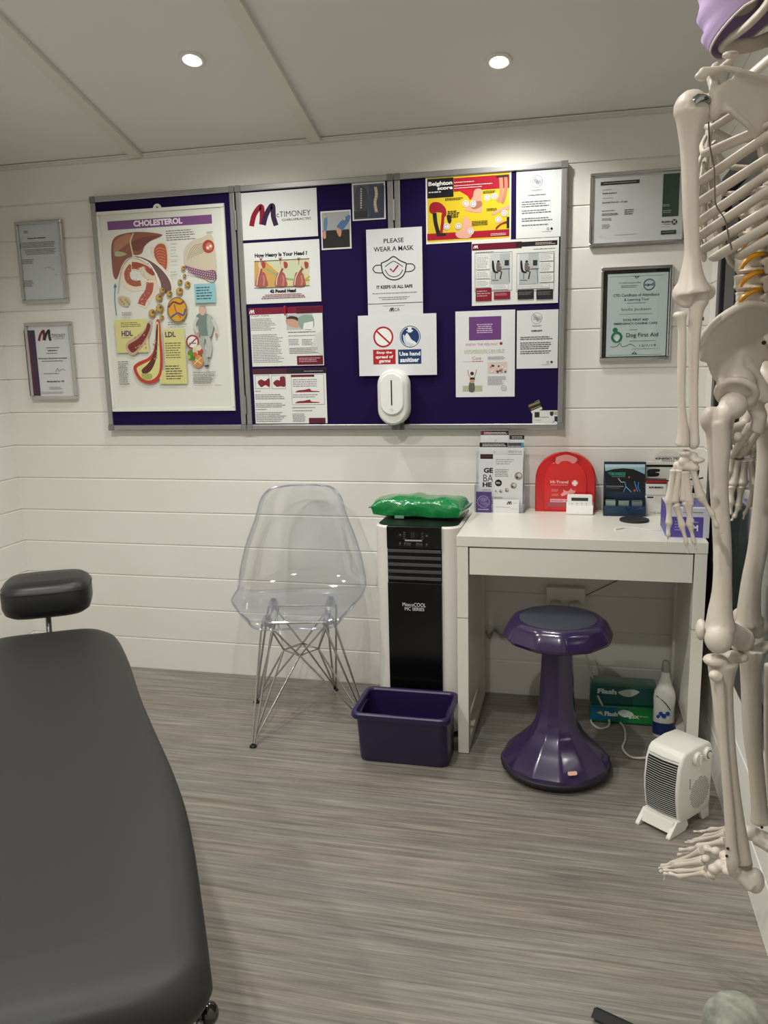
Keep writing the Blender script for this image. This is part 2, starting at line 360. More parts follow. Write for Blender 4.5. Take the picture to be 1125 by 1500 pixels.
# ------------------------------------------------------------------ noticeboard
board = thing('noticeboard', (-.95, D, 1.02), 'long purple felt noticeboard in three hinged grey-framed panels on the white boarded wall', 'noticeboard')
bz0, bz1 = 1.0234, 1.921; YF = D-.022
xs = [-1.8547, -1.2545, -.6535, -.0521]
for i in range(3):
    a, b_ = xs[i]+.002, xs[i+1]-.002; fw_ = .021
    mb = MB(); mb.bx(a+fw_-.002, b_-fw_+.002, YF, D-.006, bz0+fw_-.002, bz1-fw_+.002); mb.build('felt_panel', PURF, board, smooth=0)
    mb = MB(); f0, f1 = D-.030, D-.004
    mb.bx(a, b_, f0, f1, bz0, bz0+fw_); mb.bx(a, b_, f0, f1, bz1-fw_, bz1); mb.bx(a, a+fw_, f0, f1, bz0+fw_, bz1-fw_); mb.bx(b_-fw_, b_, f0, f1, bz0+fw_, bz1-fw_)
    fr = mb.build('frame', ALU, board, smooth=0, bevel=.003)
    for (cx, cz) in ((a, bz0), (b_, bz0), (a, bz1), (b_, bz1)):
        sx = 1 if cx == a else -1; sz = 1 if cz == bz0 else -1
        mb = MB(); mb.bx(cx-sx*.001, cx+sx*.022, f0-.0025, f0, cz-sz*.001, cz+sz*.022); mb.build('corner_cap', mat('grey_corner', (120, 120, 122), .5), fr, smooth=0, bevel=.001)
for i in (1, 2):
    for z in (1.12, 1.80):
        mb = MB(); mb.tube([(xs[i], D-.033, z-.035), (xs[i], D-.033, z+.035)], .005, 8); mb.build('hinge', ALU, board)

# ------------------------------------------------------------------ desk
dx0, dx1, dy0, dy1, dh = -.3661, .3761, 2.4816, 2.978, .734
desk = thing('desk', (0, 2.73, 0), 'small white laminate desk with one wide drawer, against the back wall', 'desk')
mb = MB(); mb.bx(dx0, dx1, dy0, dy1, dh-.034, dh); mb.build('desktop', DESK, desk, smooth=0, bevel=.0015)
for s in (0, 1):
    a = dx0+.001 if s == 0 else dx1-.036; b_ = a+.035; zt = dh-.0345
    mb = MB(); mb.bx(a, b_, dy0+.002, dy0+.05, .002, zt); mb.bx(a, b_, dy1-.05, dy1-.002, .002, zt); mb.bx(a, b_, dy0+.05, dy1-.05, .002, .035); mb.bx(a+.008, b_-.008, dy0+.05, dy1-.05, .11, zt)
    mb.build('side_frame', DESK, desk, smooth=0, bevel=.001)
    mb = MB(); mb.bx(a-.0006, b_+.0006, dy0+.0012, dy0+.03, .4655, .467); mb.build('joint_line', mat('joint_grey', (120, 118, 110), .6), desk, smooth=0)
mb = MB(); mb.bx(dx0+.04, dx1-.04, dy0+.004, dy0+.020, dh-.125, dh-.038); mb.build('drawer', DESK, desk, smooth=0, bevel=.001)
mb = MB(); mb.bx(dx0+.05, dx1-.05, dy0+.021, dy1-.06, dh-.11, dh-.045); mb.build('drawer_box', DESK, desk, smooth=0)
mb = MB(); mb.bx(dx0+.037, dx1-.037, dy1-.03, dy1-.018, .60, dh-.036); mb.build('back_panel', DESK, desk, smooth=0)

# ------------------------------------------------------------------ air conditioner
ax0, ax1, ay0, ay1, ah = -.664, -.372, 2.60, 2.945, .735
ac = thing('portable_air_conditioner', ((ax0+ax1)/2, (ay0+ay1)/2, 0), 'tall white portable air conditioner with black louvred front between clear chair and desk', 'air conditioner')
def rrect(x0, x1, y0, y1, r, n=6, inset=0):
    x0 += inset; x1 -= inset; y0 += inset; y1 -= inset; r = max(r-inset, .002); o = []
    for cx, cy, a in ((x1-r, y1-r, 0), (x0+r, y1-r, 90), (x0+r, y0+r, 180), (x1-r, y0+r, 270)):
        for k in range(n+1): t = math.radians(a+90*k/n); o.append((cx+r*math.cos(t), cy+r*math.sin(t)))
    return o
ACW = mat('air_conditioner_white', (226, 221, 216), .35)
mb = MB(); rr = rrect(ax0, ax1, ay0, ay1, .05); mb.grid([[Vector((x, y, z)) for x, y in rr] for z in (.015, ah-.006)], closed=True)
rr2 = rrect(ax0, ax1, ay0, ay1, .05, inset=.006); mb.grid([[Vector((x, y, ah-.006)) for x, y in rr], [Vector((x, y, ah)) for x, y in rr2]], closed=True)
mb.add([Vector((x, y, ah)) for x, y in rr2], [tuple(range(len(rr2)))]); mb.build('body', ACW, ac, smooth=50)
mb = MB(); rr3 = rrect(ax0, ax1, ay0, ay1, .05, inset=.009); mb.prism([(x, y, ah-.004) for x, y in rr3], (0, 0, .006)); rr4 = rrect(ax0, ax1, ay0, ay1, .04, inset=.04)
mb.build('top_tray', BLK, ac, smooth=30)
px0, px1 = -.617, -.432
mb = MB(); mb.bx(px0, px1, ay0-.010, ay0+.01, .03, .545); mb.build('front_panel', mat('black_gloss', (10, 10, 11), .18), ac, smooth=0, bevel=.003)
mb = MB(); mb.bx(px0, px1, ay0-.010, ay0+.01, .662, ah+.001); cp = mb.build('control_panel', mat('black_gloss', (10, 10, 11), .18), ac, smooth=0, bevel=.002)
mb = MB(); mb.bx(px0, px1, ay0-.001, ay0+.01, .545, .662); mb.build('vent_recess', BLKM, ac, smooth=0)
LOUV = mat('louvre_grey', (58, 58, 60), .4)
for k in range(5):
    z = .648-k*.0235
    mb = MB(); mb.prism([(px0+.002, ay0-.010, z+.010), (px0+.002, ay0-.012, z), (px0+.002, ay0-.004, z-.002), (px0+.002, ay0+.002, z+.010)], (px1-px0-.004, 0, 0)); mb.build('louvre', LOUV, ac, smooth=0, bevel=.001)
mb = MB(); mb.bx(ax0+.03, ax1-.03, ay0+.03, ay1-.03, 0, .016); mb.build('plinth', BLKM, ac, smooth=0)
S = Sheet(ay0-.0106, 500, 700, 3.335, th=0)     # lettering on the front
S.text(299, 611, 413, 629, 'MeacoCOOL', '#e8e8e8', 0); S.text(310, 633, 405, 649, 'MC SERIES', '#e8e8e8', 0); S.done('lettering', ac)
S = Sheet(ay0-.0106, 545, 715, 7.26, th=0)
g = '#8a8a88'; S.rect(348, 550, 532, 566, '#a8a8a6'); S.rect(410, 470, 430, 530, '#2c2c2c'); S.rect(435, 470, 452, 530, '#2c2c2c'); S.ring(470, 505, 16, 4, '#2c2c2c')
for y in (468, 488, 510, 532): S.rect(328, y, 356, y+7, '#5a5a58'); S.rect(522, y+8, 548, y+14, '#5a5a58')
for x, y in ((298, 585), (350, 585), (378, 588), (402, 590), (478, 592), (502, 594), (526, 596), (582, 598)): S.ring(x, y, 9, 3, g); S.rows(x-14, y+16, x+14, y+24, 1, '#6a6a68')
S.poly([(290, 492), (308, 492), (299, 508)], g); S.poly([(572, 512), (592, 512), (582, 496)], g)
S.ring(298, 500, 20, 2, '#4a4a48'); S.ring(582, 505, 20, 2, '#4a4a48'); S.done('display', cp)

# ------------------------------------------------------------------ green pack of wipes lying on the air conditioner
def pack(cx, cy, z0, lx, ly, h, name, m1, m2, label, rz=0):
    rows = []; n = 44; mth = 40; R = Matrix.Rotation(rz, 3, 'Z'); rnd = random.Random(3)
    for i in range(n+1):
        u = i/n*2-1; e = max(0, 1-abs(u)**5)**.5; flat = abs(u) > .93
        row = []
        for k in range(mth):
            t = 2*PI*k/mth; c, s_ = math.cos(t), math.sin(t); sg = lambda q, p_: math.copysign(abs(q)**p_, q)
            yy = sg(c, .6)*ly/2*(.80+.2*(1-e*.6)); zz = h/2+sg(s_, .7)*h/2*(e if not flat else .06)
            zz = max(zz, 0) if s_ < 0 else zz
            if s_ < 0: zz *= (.4 if not flat else 1)
            j = .0026*(math.sin(7*u+2*t)+math.sin(13*u-3*t)*.7+rnd.uniform(-1, 1)*.15)
            q = Vector((u*lx/2, yy+j, zz+j*(1 if zz > .012 else 0))); row.append(Vector((cx, cy, z0))+R @ q)
        rows.append(row)
    mb = MB(); mb.grid(rows, closed=True); mb.add(rows[0], [tuple(range(mth))]); mb.add(rows[-1], [tuple(range(mth))])
    o = mb.build(name, [m1, m2], smooth=50)
    for p in o.data.polygons:
        if p.normal.z > .75 and p.center.y > .0: p.material_index = 1
    return tag(o, label, 'wipes')
GRN = mat('green_film', (0, 128, 62), .18, coat=.6, bump=(22, .9, .01))
pk = pack(-.535, 2.775, ah+.004, .335, .155, .072, 'wipes_pack', GRN, mat('pale_film', (214, 226, 214), .2, coat=.5, bump=(30, .8, .008)), 'shiny green pack of wipes lying on top of the air conditioner', -.10)
S = Sheet(2.70, 545, 715, 7.26, th=0); S.rect(240, 290, 338, 322, '#6f9c80'); S.done('barcode_label', pk)

# ------------------------------------------------------------------ purple tub
tub = thing('storage_tub', (-.52, 2.44, 0), 'empty dark purple plastic tub on the floor in front of the air conditioner', 'storage tub')
def loopz(x0, x1, y0, y1, r, z, n=5): return [Vector((x, y, z)) for x, y in rrect(x0, x1, y0, y1, r, n)]
tx0, tx1, ty0, ty1, th_ = -.688, -.368, 2.322, 2.552, .186
bxx0, bxx1, by0, by1 = -.674, -.382, 2.372, 2.532
mb = MB(); L_ = []
for z, k, o_ in ((0, .06, 0), (.006, 0, 0), (th_-.022, 1, .014)):
    L_.append(loopz(lerp(bxx0, tx0, k)+o_, lerp(bxx1, tx1, k)-o_, lerp(by0, ty0, k)+o_, lerp(by1, ty1, k)-o_, .028, z))
L_[0] = loopz(bxx0+.006, bxx1-.006, by0+.006, by1-.006, .024, 0)
L_.append(loopz(tx0+.002, tx1-.002, ty0+.002, ty1-.002, .03, th_-.02)); L_.append(loopz(tx0, tx1, ty0, ty1, .03, th_-.016))
L_.append(loopz(tx0, tx1, ty0, ty1, .03, th_-.004)); L_.append(loopz(tx0+.004, tx1-.004, ty0+.004, ty1-.004, .028, th_)); L_.append(loopz(tx0+.014, tx1-.014, ty0+.014, ty1-.014, .022, th_-.001))
L_.append(loopz(tx0+.018, tx1-.018, ty0+.018, ty1-.018, .02, th_-.006)); L_.append(loopz(bxx0+.005, bxx1-.005, by0+.005, by1-.005, .02, .006))
mb.grid(L_, closed=True); mb.add(L_[0], [tuple(range(len(L_[0])))]); mb.add(L_[-1], [tuple(range(len(L_[0])))]); mb.build('tub_body', PURD, tub, smooth=35)
for x in (tx0+.020, tx1-.020):
    mb = MB(); mb.tube(spl([(x, 2.39, th_-.028), (x, 2.405, th_-.018), (x, 2.47, th_-.018), (x, 2.485, th_-.028)], 4), .004, 6); mb.build('handle_recess', PURD, tub)

# ------------------------------------------------------------------ wobble stool
sx, sy = -.050, 2.437
st = thing('wobble_stool', (sx, sy, 0), 'purple plastic wobble stool with round dark seat pad in front of the desk', 'stool')
mb = MB(); mb.lathe([(.06, 0), (.135, .003), (.160, .012), (.170, .024), (.171, .030), (.168, .034)], (sx, sy, 0), 48); mb.build('rocker_base', mat('dark_rubber', (30, 28, 36), .6), st, smooth=60)
pts = [(.167, .033), (.168, .045), (.150, .066), (.120, .094), (.085, .13), (.066, .165), (.058, .20), (.053, .26), (.049, .33), (.0465, .40), (.0465, .455)]
rows = []; seg = 96
for (r, z) in pts:
    row = []
    fl = max(0, min(1, (.19-z)/.10))*min(1, (z-.03)/.03)         # fluted flare
    for k in range(seg):
        t = 2*PI*k/seg; n_ = 12; a = (t*n_/(2*PI)) % 1-.5; fac = math.cos(PI/n_)/math.cos((a)*2*PI/n_)
        row.append(Vector((sx+r*lerp(1, fac, .9 if z > .04 else .2)*math.cos(t+.13), sy+r*lerp(1, fac, .9 if z > .04 else .2)*math.sin(t+.13), z)))
    rows.append(row)
mb = MB(); mb.grid(rows, closed=True); mb.build('pedestal', PUR, st, smooth=22)
rows = []; n_ = 12
def ngon(r, z, c, n=12, ph=.13, corner=5):
    out = []
    for k in range(n*corner):
        t = 2*PI*k/(n*corner)+ph; a = (k % corner)/corner-.5; rr_ = r*lerp(1, math.cos(PI/n)/math.cos(a*2*PI/n), .85); out.append(Vector((sx+rr_*math.cos(t), sy+rr_*math.sin(t), z)))
    return out
prof = [(.05, .425), (.148, .430), (.161, .437), (.166, .447), (.160, .462), (.150, .482), (.142, .492), (.132, .497), (.121, .4975), (.118, .494), (.0, .494)]
mb = MB(); mb.grid([ngon(max(r, .001), z, 0) for r, z in prof], closed=True); mb.build('seat', PUR, st, smooth=28)
mb = MB(); mb.lathe([(.117, .4935), (.117, .4975), (.112, .5), (.06, .5015), (.001, .502)], (sx, sy, 0), 48, cap=False); mb.build('seat_pad', mat('slate_pad', (52, 54, 66), .75, bump=(300, .4, .001)), st, smooth=40)
q = BY(840, 1143, 2.30)
mb = MB(); a = -PI/2+.35; c = Vector((sx+.152*math.cos(a), sy+.152*math.sin(a), .064)); 
u_ = Vector((-math.sin(a), math.cos(a), 0)); v_ = (Vector((-math.cos(a), -math.sin(a), 0))*.78+Vector((0, 0, .62))).normalized(); n_ = u_.cross(v_)
mb.prism([c+u_*dx+v_*dy for dx, dy in ((-.014, -.003), (-.011, -.006), (.011, -.006), (.014, -.003), (.014, .003), (.011, .006), (-.011, .006), (-.014, .003))], n_*(.004 if n_.y < 0 else -.004)); mb.build('sticker', mat('sticker_pink', (230, 180, 165), .4), st, smooth=0)

# ------------------------------------------------------------------ clear chair
chc = Vector((-.955, 2.656, 0)); fwdc = Vector((.25, -.968, 0)).normalized(); latc = Vector((-fwdc.y, fwdc.x, 0))   # forward, sitter's left->image right
ch = thing('clear_chair', chc, 'transparent moulded plastic chair on chrome wire legs against the boarded wall', 'chair')
def cw(l, f, z): return chc+latc*l+fwdc*f+Vector((0, 0, z))
CLR = clear('clear_acrylic', (250, 251, 253), .03, .03, .40, k=.42)
prof = spl([(.225, .415, .150), (.215, .437, .185), (.15, .447, .215), (.05, .436, .226), (-.06, .425, .232), (-.14, .432, .235), (-.190, .475, .232), (-.213, .54, .222), (-.232, .62, .200), (-.252, .70, .170), (-.268, .765, .152), (-.276, .797, .130), (-.280, .813, .105), (-.281, .817, .07)], 4)
rows = []
for i, q in enumerate(prof):
    f, z, hw = q; v = i/(len(prof)-1); row = []
    sea = max(0, min(1, (.5-v)/.2)); bak = 1-sea
    for k in range(25):
        u = k/12-1; l = hw*math.sin(u*PI/2*.96)/math.sin(PI/2*.96)
        up_ = (.045*abs(u)**3)*sea+ (.03*abs(u)**2.5)*bak*(1-v); fo = bak*.075*abs(u)**2*(1-.55*max(0, v-.5)*2)
        if v < .1: up_ -= .015*(1-v/.1)*abs(u)
        row.append(cw(l, f+fo, z+up_))
    rows.append(row)
mb = MB(); mb.grid(rows); mb.build('shell', CLR, ch, smooth=180, solid=.0055)
rim = [r_[0] for r_ in rows]+rows[-1][1:]+[r_[-1] for r_ in reversed(rows[:-1])]+list(reversed(rows[0][1:-1]))
mb = MB(); mb.tube(rim+[rim[0]], .0036, 6, cap=False); mb.build('shell_rim', clear('clear_edge', (240, 243, 248), .12, .05, .55), ch, smooth=180)
zf = .398; mts = {(-1, 1): (-.105, .115), (1, 1): (.105, .115), (-1, -1): (-.105, -.085), (1, -1): (.105, -.085)}
feet = {(-1, 1): BZ(371, 1094, 0), (-1, -1): BZ(376, 1029, 0), (1, -1): BZ(491, 1011, 0)}
feet[(1, 1)] = BZ(538, 1066, 0)
for k in mts:
    l, f = mts[k]; mb = MB(); mb.lathe([(.019, 0), (.019, .018), (.010, .030), (.010, .034)], cw(l, f, zf-.004), 16); mb.build('shock_mount', clear('clear_mount', (225, 228, 235), .2, .05, .6), ch, smooth=40)
qs = {'f': (0, .075), 'b': (0, -.055), 'l': (-.062, .01), 'r': (.062, .01)}
ctr = sum(feet.values(), Vector())/4
Q = {k: cw(v[0], v[1], .262)+(ctr-chc)*.5 for k, v in qs.items()}
adj = {(-1, 1): 'lf', (1, 1): 'rf', (-1, -1): 'lb', (1, -1): 'rb'}
for k, fp in feet.items():
    ft = fp+Vector((0, 0, .012)); l, f = mts[k]; top = cw(l, f, zf)
    mb = MB(); dl = latc*.012
    mb.tube([ft-dl*.3, top-dl*1.6], .0042, 8); mb.tube([ft+dl*.3, top+dl*1.6], .0042, 8); mb.build('leg', CHR, ch, smooth=60)
    mb = MB()
    for c_ in adj[k]:
        o_ = [kk for kk in mts if c_ in adj[kk] and kk != k][0]; tp = cw(*mts[o_], zf); s_ = Q[c_]
        mb.tube([ft, lerp(ft, s_, .97), s_+Vector((0, 0, .004)), lerp(s_, tp, .04), tp], .0036, 8)
    mb.build('brace_rod', CHR, ch, smooth=60)
    mb = MB(); mb.lathe([(.010, 0), (.013, .001), (.013, .005), (.006, .009), (.006, .014)], fp, 16); mb.build('foot_glide', BLK, ch, smooth=50)
mb = MB(); mb.tube([Q['l'], Q['f'], Q['r'], Q['b'], Q['l']], .0036, 8); mb.build('cross_brace', CHR, ch, smooth=60); mb = MB()
mb.tube([cw(-.105, .115, zf), cw(-.105, -.085, zf)], .004, 8); mb.tube([cw(.105, .115, zf), cw(.105, -.085, zf)], .004, 8); mb.tube([cw(-.105, .115, zf), cw(.105, .115, zf)], .004, 8); mb.tube([cw(-.105, -.085, zf), cw(.105, -.085, zf)], .004, 8)
mb.build('seat_frame', CHR, ch, smooth=60)
# ------------------------------------------------------------------ things pinned on the noticeboard
YP = YF-.0005                                        # face of the felt
PAP = '#e2e4e4'; INK = '#2b2b30'; GRY = '#8d9094'; MAR = '#7d1834'
SKIN = '#c98f7c'; SK2 = '#a85c4c'
def sheet(x0, y0, x1, y1, ox, oy, sc, Y=YP, c=PAP, th=.0008, gloss=.22): return Sheet(Y, ox, oy, sc, gloss, th).base(x0, y0, x1, y1, c)
def logo_m(S, x0, y0, x1, y1, c1, c2):
    """two brush-stroke arches leaning right"""
    X = lambda u: x0+(x1-x0)*u; Yy = lambda v: y0+(y1-y0)*v; w_ = (x1-x0)*.17
    S.line([(X(.10), Yy(.95)), (X(.20), Yy(.45)), (X(.42), Yy(.12)), (X(.46), Yy(.5)), (X(.44), Yy(.88))], w_, c1, 8)
    S.line([(X(.50), Yy(.90)), (X(.60), Yy(.45)), (X(.80), Yy(.08)), (X(.84), Yy(.55)), (X(.93), Yy(.92))], w_, c2, 8)
# --- plastic relief chart
S = Sheet(YP, 0, 270, 3.125, .3); S.base(443, 128, 1080, 1036, '#dfe0d8', .004)
a, b_ = S.w(443, 128), S.w(1080, 1036)
for (x0, x1, z0, z1) in ((a.x, b_.x, a.z-.014, a.z), (a.x, b_.x, b_.z, b_.z+.014), (a.x, a.x+.014, b_.z+.014, a.z-.014), (b_.x-.014, b_.x, b_.z+.014, a.z-.014)): S.mb.bx(x0+.001, x1-.001, S.Y-.008, S.Y-.003, z0+.001, z1-.001, S.mi('#e6e6de'))
S.circ(722, 112, 20, '#dfe0d8'); S.circ(722, 108, 5, '#30303a')
S.rect(492, 155, 974, 196, '#7c4f86'); S.text(612, 160, 838, 188, 'CHOLESTEROL', '#f2e8f2', .025)
S.rows(760, 206, 900, 258, 5, '#77776f'); S.rows(946, 216, 978, 228, 2, '#77776f')
# liver
S.poly([(512, 300), (520, 255), (550, 232), (610, 220), (680, 220), (742, 230), (735, 242), (690, 262), (665, 285), (650, 318), (610, 330), (580, 345), (560, 375), (548, 410), (535, 436), (522, 420), (515, 370)], '#8c5748', 6)
S.poly([(522, 300), (528, 262), (560, 238), (600, 228), (598, 262), (570, 285), (540, 310), (526, 330)], '#b07a62', 6)
S.poly([(604, 268), (650, 245), (700, 238), (735, 236), (690, 258), (662, 282), (640, 305), (612, 300)], '#75443a', 6)
S.line([(613, 224), (600, 262), (606, 300), (612, 325)], 6, '#cdbf9a', 6)
S.poly([(528, 318), (535, 308), (560, 310), (582, 320), (560, 330), (532, 330)], '#a9b08c', 5)
# stomach
S.poly([(690, 290), (700, 285), (712, 290), (722, 270), (742, 264), (765, 275), (776, 320), (776, 370), (765, 408), (740, 400), (715, 350), (697, 330)], '#e0d2bd', 5)
S.poly([(708, 300), (722, 278), (742, 272), (760, 284), (768, 330), (766, 380), (755, 395), (735, 370), (712, 335)], '#b2593f', 5)
for k in range(7): S.line([(715+k*3, 300+k*12), (735, 292+k*13), (760, 300+k*13)], 2.2, '#d79a7a', 4)
# coiled gut
S.line([(600, 360), (575, 400), (580, 445), (615, 470), (650, 462)], 44, '#e3d6c2', 8); S.line([(606, 372), (585, 405), (592, 440), (620, 455), (648, 452)], 26, '#a95a48', 8)
S.line([(605, 368), (635, 372), (668, 385), (700, 415)], 50, '#e3d6c2', 8); S.line([(606, 372), (632, 374), (668, 388), (706, 418)], 32, '#a34a3a', 8)
S.line([(650, 380), (665, 410), (700, 432), (728, 430)], 26, '#d9cdb4', 8)
S.line([(692, 440), (690, 490), (664, 530), (650, 560)], 52, '#e3d6c2', 8); S.line([(690, 450), (684, 490), (660, 525), (650, 552)], 34, '#a9584a', 8)
rnd = random.Random(5)
for k in range(26): S.circ(rnd.uniform(590, 720), rnd.uniform(375, 440), 2.2, '#e0b090', n=8)
for k in range(16): S.circ(rnd.uniform(650, 690), rnd.uniform(450, 550), 2.2, '#e0b090', n=8)
# vessel sweeping right
S.poly([(612, 325), (660, 330), (710, 350), (755, 385), (785, 425), (798, 465), (790, 500), (762, 495), (740, 500), (735, 470), (722, 430), (700, 390), (660, 352), (620, 335)], '#eadfce', 6)
S.poly([(618, 328), (662, 338), (706, 360), (745, 393), (775, 432), (788, 468), (782, 494), (745, 492), (740, 455), (722, 410), (690, 365), (650, 344)], '#6e5655', 6)
for k in range(14): t = k/13; S.circ(lerp(690, 772, t)+rnd.uniform(-9, 9), lerp(365, 480, t)+rnd.uniform(-6, 6), 3, '#9c5a62', n=8)
S.line([(640, 338), (690, 365), (722, 425), (730, 475)], 5, '#f4f0ea', 8); S.line([(612, 330), (575, 360), (555, 420), (545, 500)], 3, '#b9a890', 8)
# intestinal cells bottom left, blue arrow
S.poly([(545, 520), (560, 512), (590, 520), (600, 540), (590, 560), (565, 555), (550, 540)], '#c9b48f', 5)
for k in range(6): S.circ(556+k*8, 530+(k % 3)*9, 4, '#8f8a6a', n=10)
S.line([(532, 470), (530, 530), (538, 600)], 3, '#2f7f9c', 6); S.poly([(525, 472), (539, 472), (532, 452)], '#2f7f9c')
# cell, top right
S.poly([(845, 330), (850, 295), (880, 262), (925, 246), (978, 244), (990, 436), (930, 428), (880, 405), (852, 370)], '#cdc3ae', 5)
for k in range(7): S.line([(862+k*9, 345-k*4), (890+k*6, 285+k*5), (975, 262+k*5)], 2, '#8a7f6c', 5)
S.circ(958, 286, 27, '#a9423c'); S.circ(962, 286, 16, '#c9785e'); S.circ(955, 292, 6, '#eadfce'); S.circ(968, 284, 6, '#eadfce')
S.poly([(850, 372), (890, 385), (940, 395), (988, 396), (990, 438), (935, 430), (885, 408)], '#77506c', 4)
for j in range(4):
    for k in range(13): S.circ(862+k*10+j*2, 381+k*1.8+j*11-max(0, (8-k))*.8, 3.2, '#c9a9b4', n=8)
# droplets
for x, y, r in ((830, 448, 11), (864, 460, 13), (828, 491, 16), (851, 420, 8), (845, 386, 10), (782, 502, 13), (735, 520, 16), (738, 570, 18), (704, 592, 17), (747, 610, 10), (544, 655, 8), (545, 698, 8), (562, 728, 9), (750, 488, 13)):
    S.circ(x, y, r, '#8f7434'); S.circ(x-r*.15, y-r*.15, r*.72, '#c3a04e'); S.circ(x+r*.2, y-r*.3, r*.35, '#6d4a4a')
S.circ(818, 575, 46, '#8a6a2a', 52); S.circ(818, 575, 41, '#d9a02c', 47)
S.line([(778, 565), (800, 540), (830, 548), (850, 535)], 9, '#7a3a4a', 5); S.line([(790, 610), (820, 590), (846, 600), (856, 570)], 8, '#3f5a8c', 5); S.line([(805, 550), (812, 580), (836, 612)], 5, '#b5463a', 5)
# blue note
S.rect(895, 458, 995, 541, '#8fc3cc'); S.rows(903, 467, 985, 530, 5, '#3a5a64')
# yellow notes
S.rect(532, 622, 690, 768, '#d6d08a'); S.rows(560, 630, 660, 655, 3, '#6a6648'); S.text(563, 670, 616, 696, 'HDL', '#5a3a6c', .025); S.rows(563, 700, 615, 706, 1, '#7a7450')
S.rect(752, 664, 865, 912, '#d6d08a'); S.rect(735, 850, 865, 912, '#d6d08a'); S.text(762, 675, 812, 700, 'LDL', '#5a3a6c', .025); S.rows(762, 722, 842, 798, 7, '#7a7450'); S.rows(764, 826, 848, 895, 6, '#5a563e')
# the two cut arteries
S.poly([(688, 628), (702, 628), (690, 690), (660, 745), (620, 782), (590, 765), (584, 735), (600, 715), (640, 690), (670, 660)], '#c7a58f', 5)
S.poly([(684, 636), (696, 650), (682, 692), (652, 738), (618, 770), (598, 756), (596, 735), (640, 706), (672, 668)], '#7b2f2a', 5)
S.poly([(722, 628), (738, 628), (744, 700), (752, 800), (745, 870), (720, 905), (680, 912), (640, 890), (618, 840), (640, 815), (690, 790), (716, 740)], '#c0392c', 5)
S.poly([(722, 640), (734, 640), (736, 720), (740, 800), (734, 862), (708, 892), (676, 896), (648, 876), (634, 842), (660, 824), (700, 800), (720, 750)], '#d9d68c', 5)
S.poly([(724, 650), (731, 650), (728, 740), (722, 800), (700, 850), (670, 868), (656, 850), (690, 815), (714, 760)], '#5e2a24', 5)
S.poly([(655, 868), (700, 868), (700, 890), (670, 893)], '#a8b060', 4)
for k in range(9): S.circ(rnd.uniform(622, 676), rnd.uniform(680, 760), 4, '#b98a6a', n=8); S.circ(rnd.uniform(708, 730), rnd.uniform(680, 800), 4, '#b98a6a', n=8)
# walking man
S.line([(940, 680), (930, 740), (946, 790), (954, 830)], 22, '#a8aca6', 5); S.line([(950, 680), (966, 740), (960, 790)], 22, '#b8bcb4', 5)
S.poly([(905, 605), (928, 590), (950, 592), (980, 612), (978, 650), (974, 690), (922, 690), (916, 650)], '#75857f', 5)
S.poly([(955, 600), (985, 625), (976, 690), (960, 690)], '#aab4ae', 3)
S.line([(912, 610), (898, 645), (912, 680)], 12, '#c7cbc2', 5); S.line([(980, 620), (992, 650), (998, 685)], 11, '#c7cbc2', 5); S.circ(914, 684, 6, SKIN); S.circ(998, 688, 6, SKIN)
S.circ(933, 578, 16, '#d3b09a', 20); S.poly([(918, 572), (924, 556), (944, 556), (949, 572), (940, 562), (926, 562)], '#9a9a92', 3); S.poly([(944, 828), (962, 826), (964, 834), (946, 836)], '#333333')
# no-smoking roundel and food
S.circ(889, 722, 27, '#e8e6de'); S.ring(889, 722, 30, 7, '#9c2f3a'); S.line([(868, 742), (910, 702)], 6, '#9c2f3a'); S.line([(872, 728), (905, 728)], 5, '#777777')
S.circ(912, 808, 27, '#c98a4a'); S.line([(895, 795), (930, 822)], 4, '#e8d0a0'); S.line([(928, 792), (896, 824)], 4, '#e8d0a0')
for x, y, r, c in ((880, 775, 14, '#5a8a3a'), (905, 760, 16, '#d9c8a8'), (925, 765, 13, '#b5463a'), (890, 795, 12, '#4a7a30'), (918, 748, 12, '#e0d5b8'), (872, 790, 8, '#a8b84a'), (900, 778, 9, '#c9622a')): S.circ(x, y, r, c)
for y in (272, 300, 328, 352, 400, 412): S.rows(790, y, 824, y+6, 1, '#88887e')
S.rows(566, 584, 622, 602, 3, '#88887e'); S.rows(776, 628, 868, 646, 2, '#88887e'); S.rows(548, 808, 604, 918, 12, '#77776f'); S.rows(890, 856, 1000, 912, 7, '#77776f'); S.rows(990, 916, 1026, 921, 1, '#77776f')
S.done('wall_chart', None, 'white moulded plastic cholesterol chart with purple title banner on the left panel', 'medical chart')

CR = (340, 240, 3.516)
# --- logo sheet
S = sheet(42, 152, 443, 372, *CR, Y=YP-.001)
logo_m(S, 85, 205, 238, 328, '#8d1b35', '#3a2148'); S.text(228, 241, 406, 270, 'cTIMONEY', '#3a3a44', 0); S.text(256, 279, 408, 291, 'CHIROPRACTIC', '#3a3a44', .01)
S.done('logo_sheet', None, 'white landscape sheet with large maroon and purple brush-stroke M logo', 'poster')
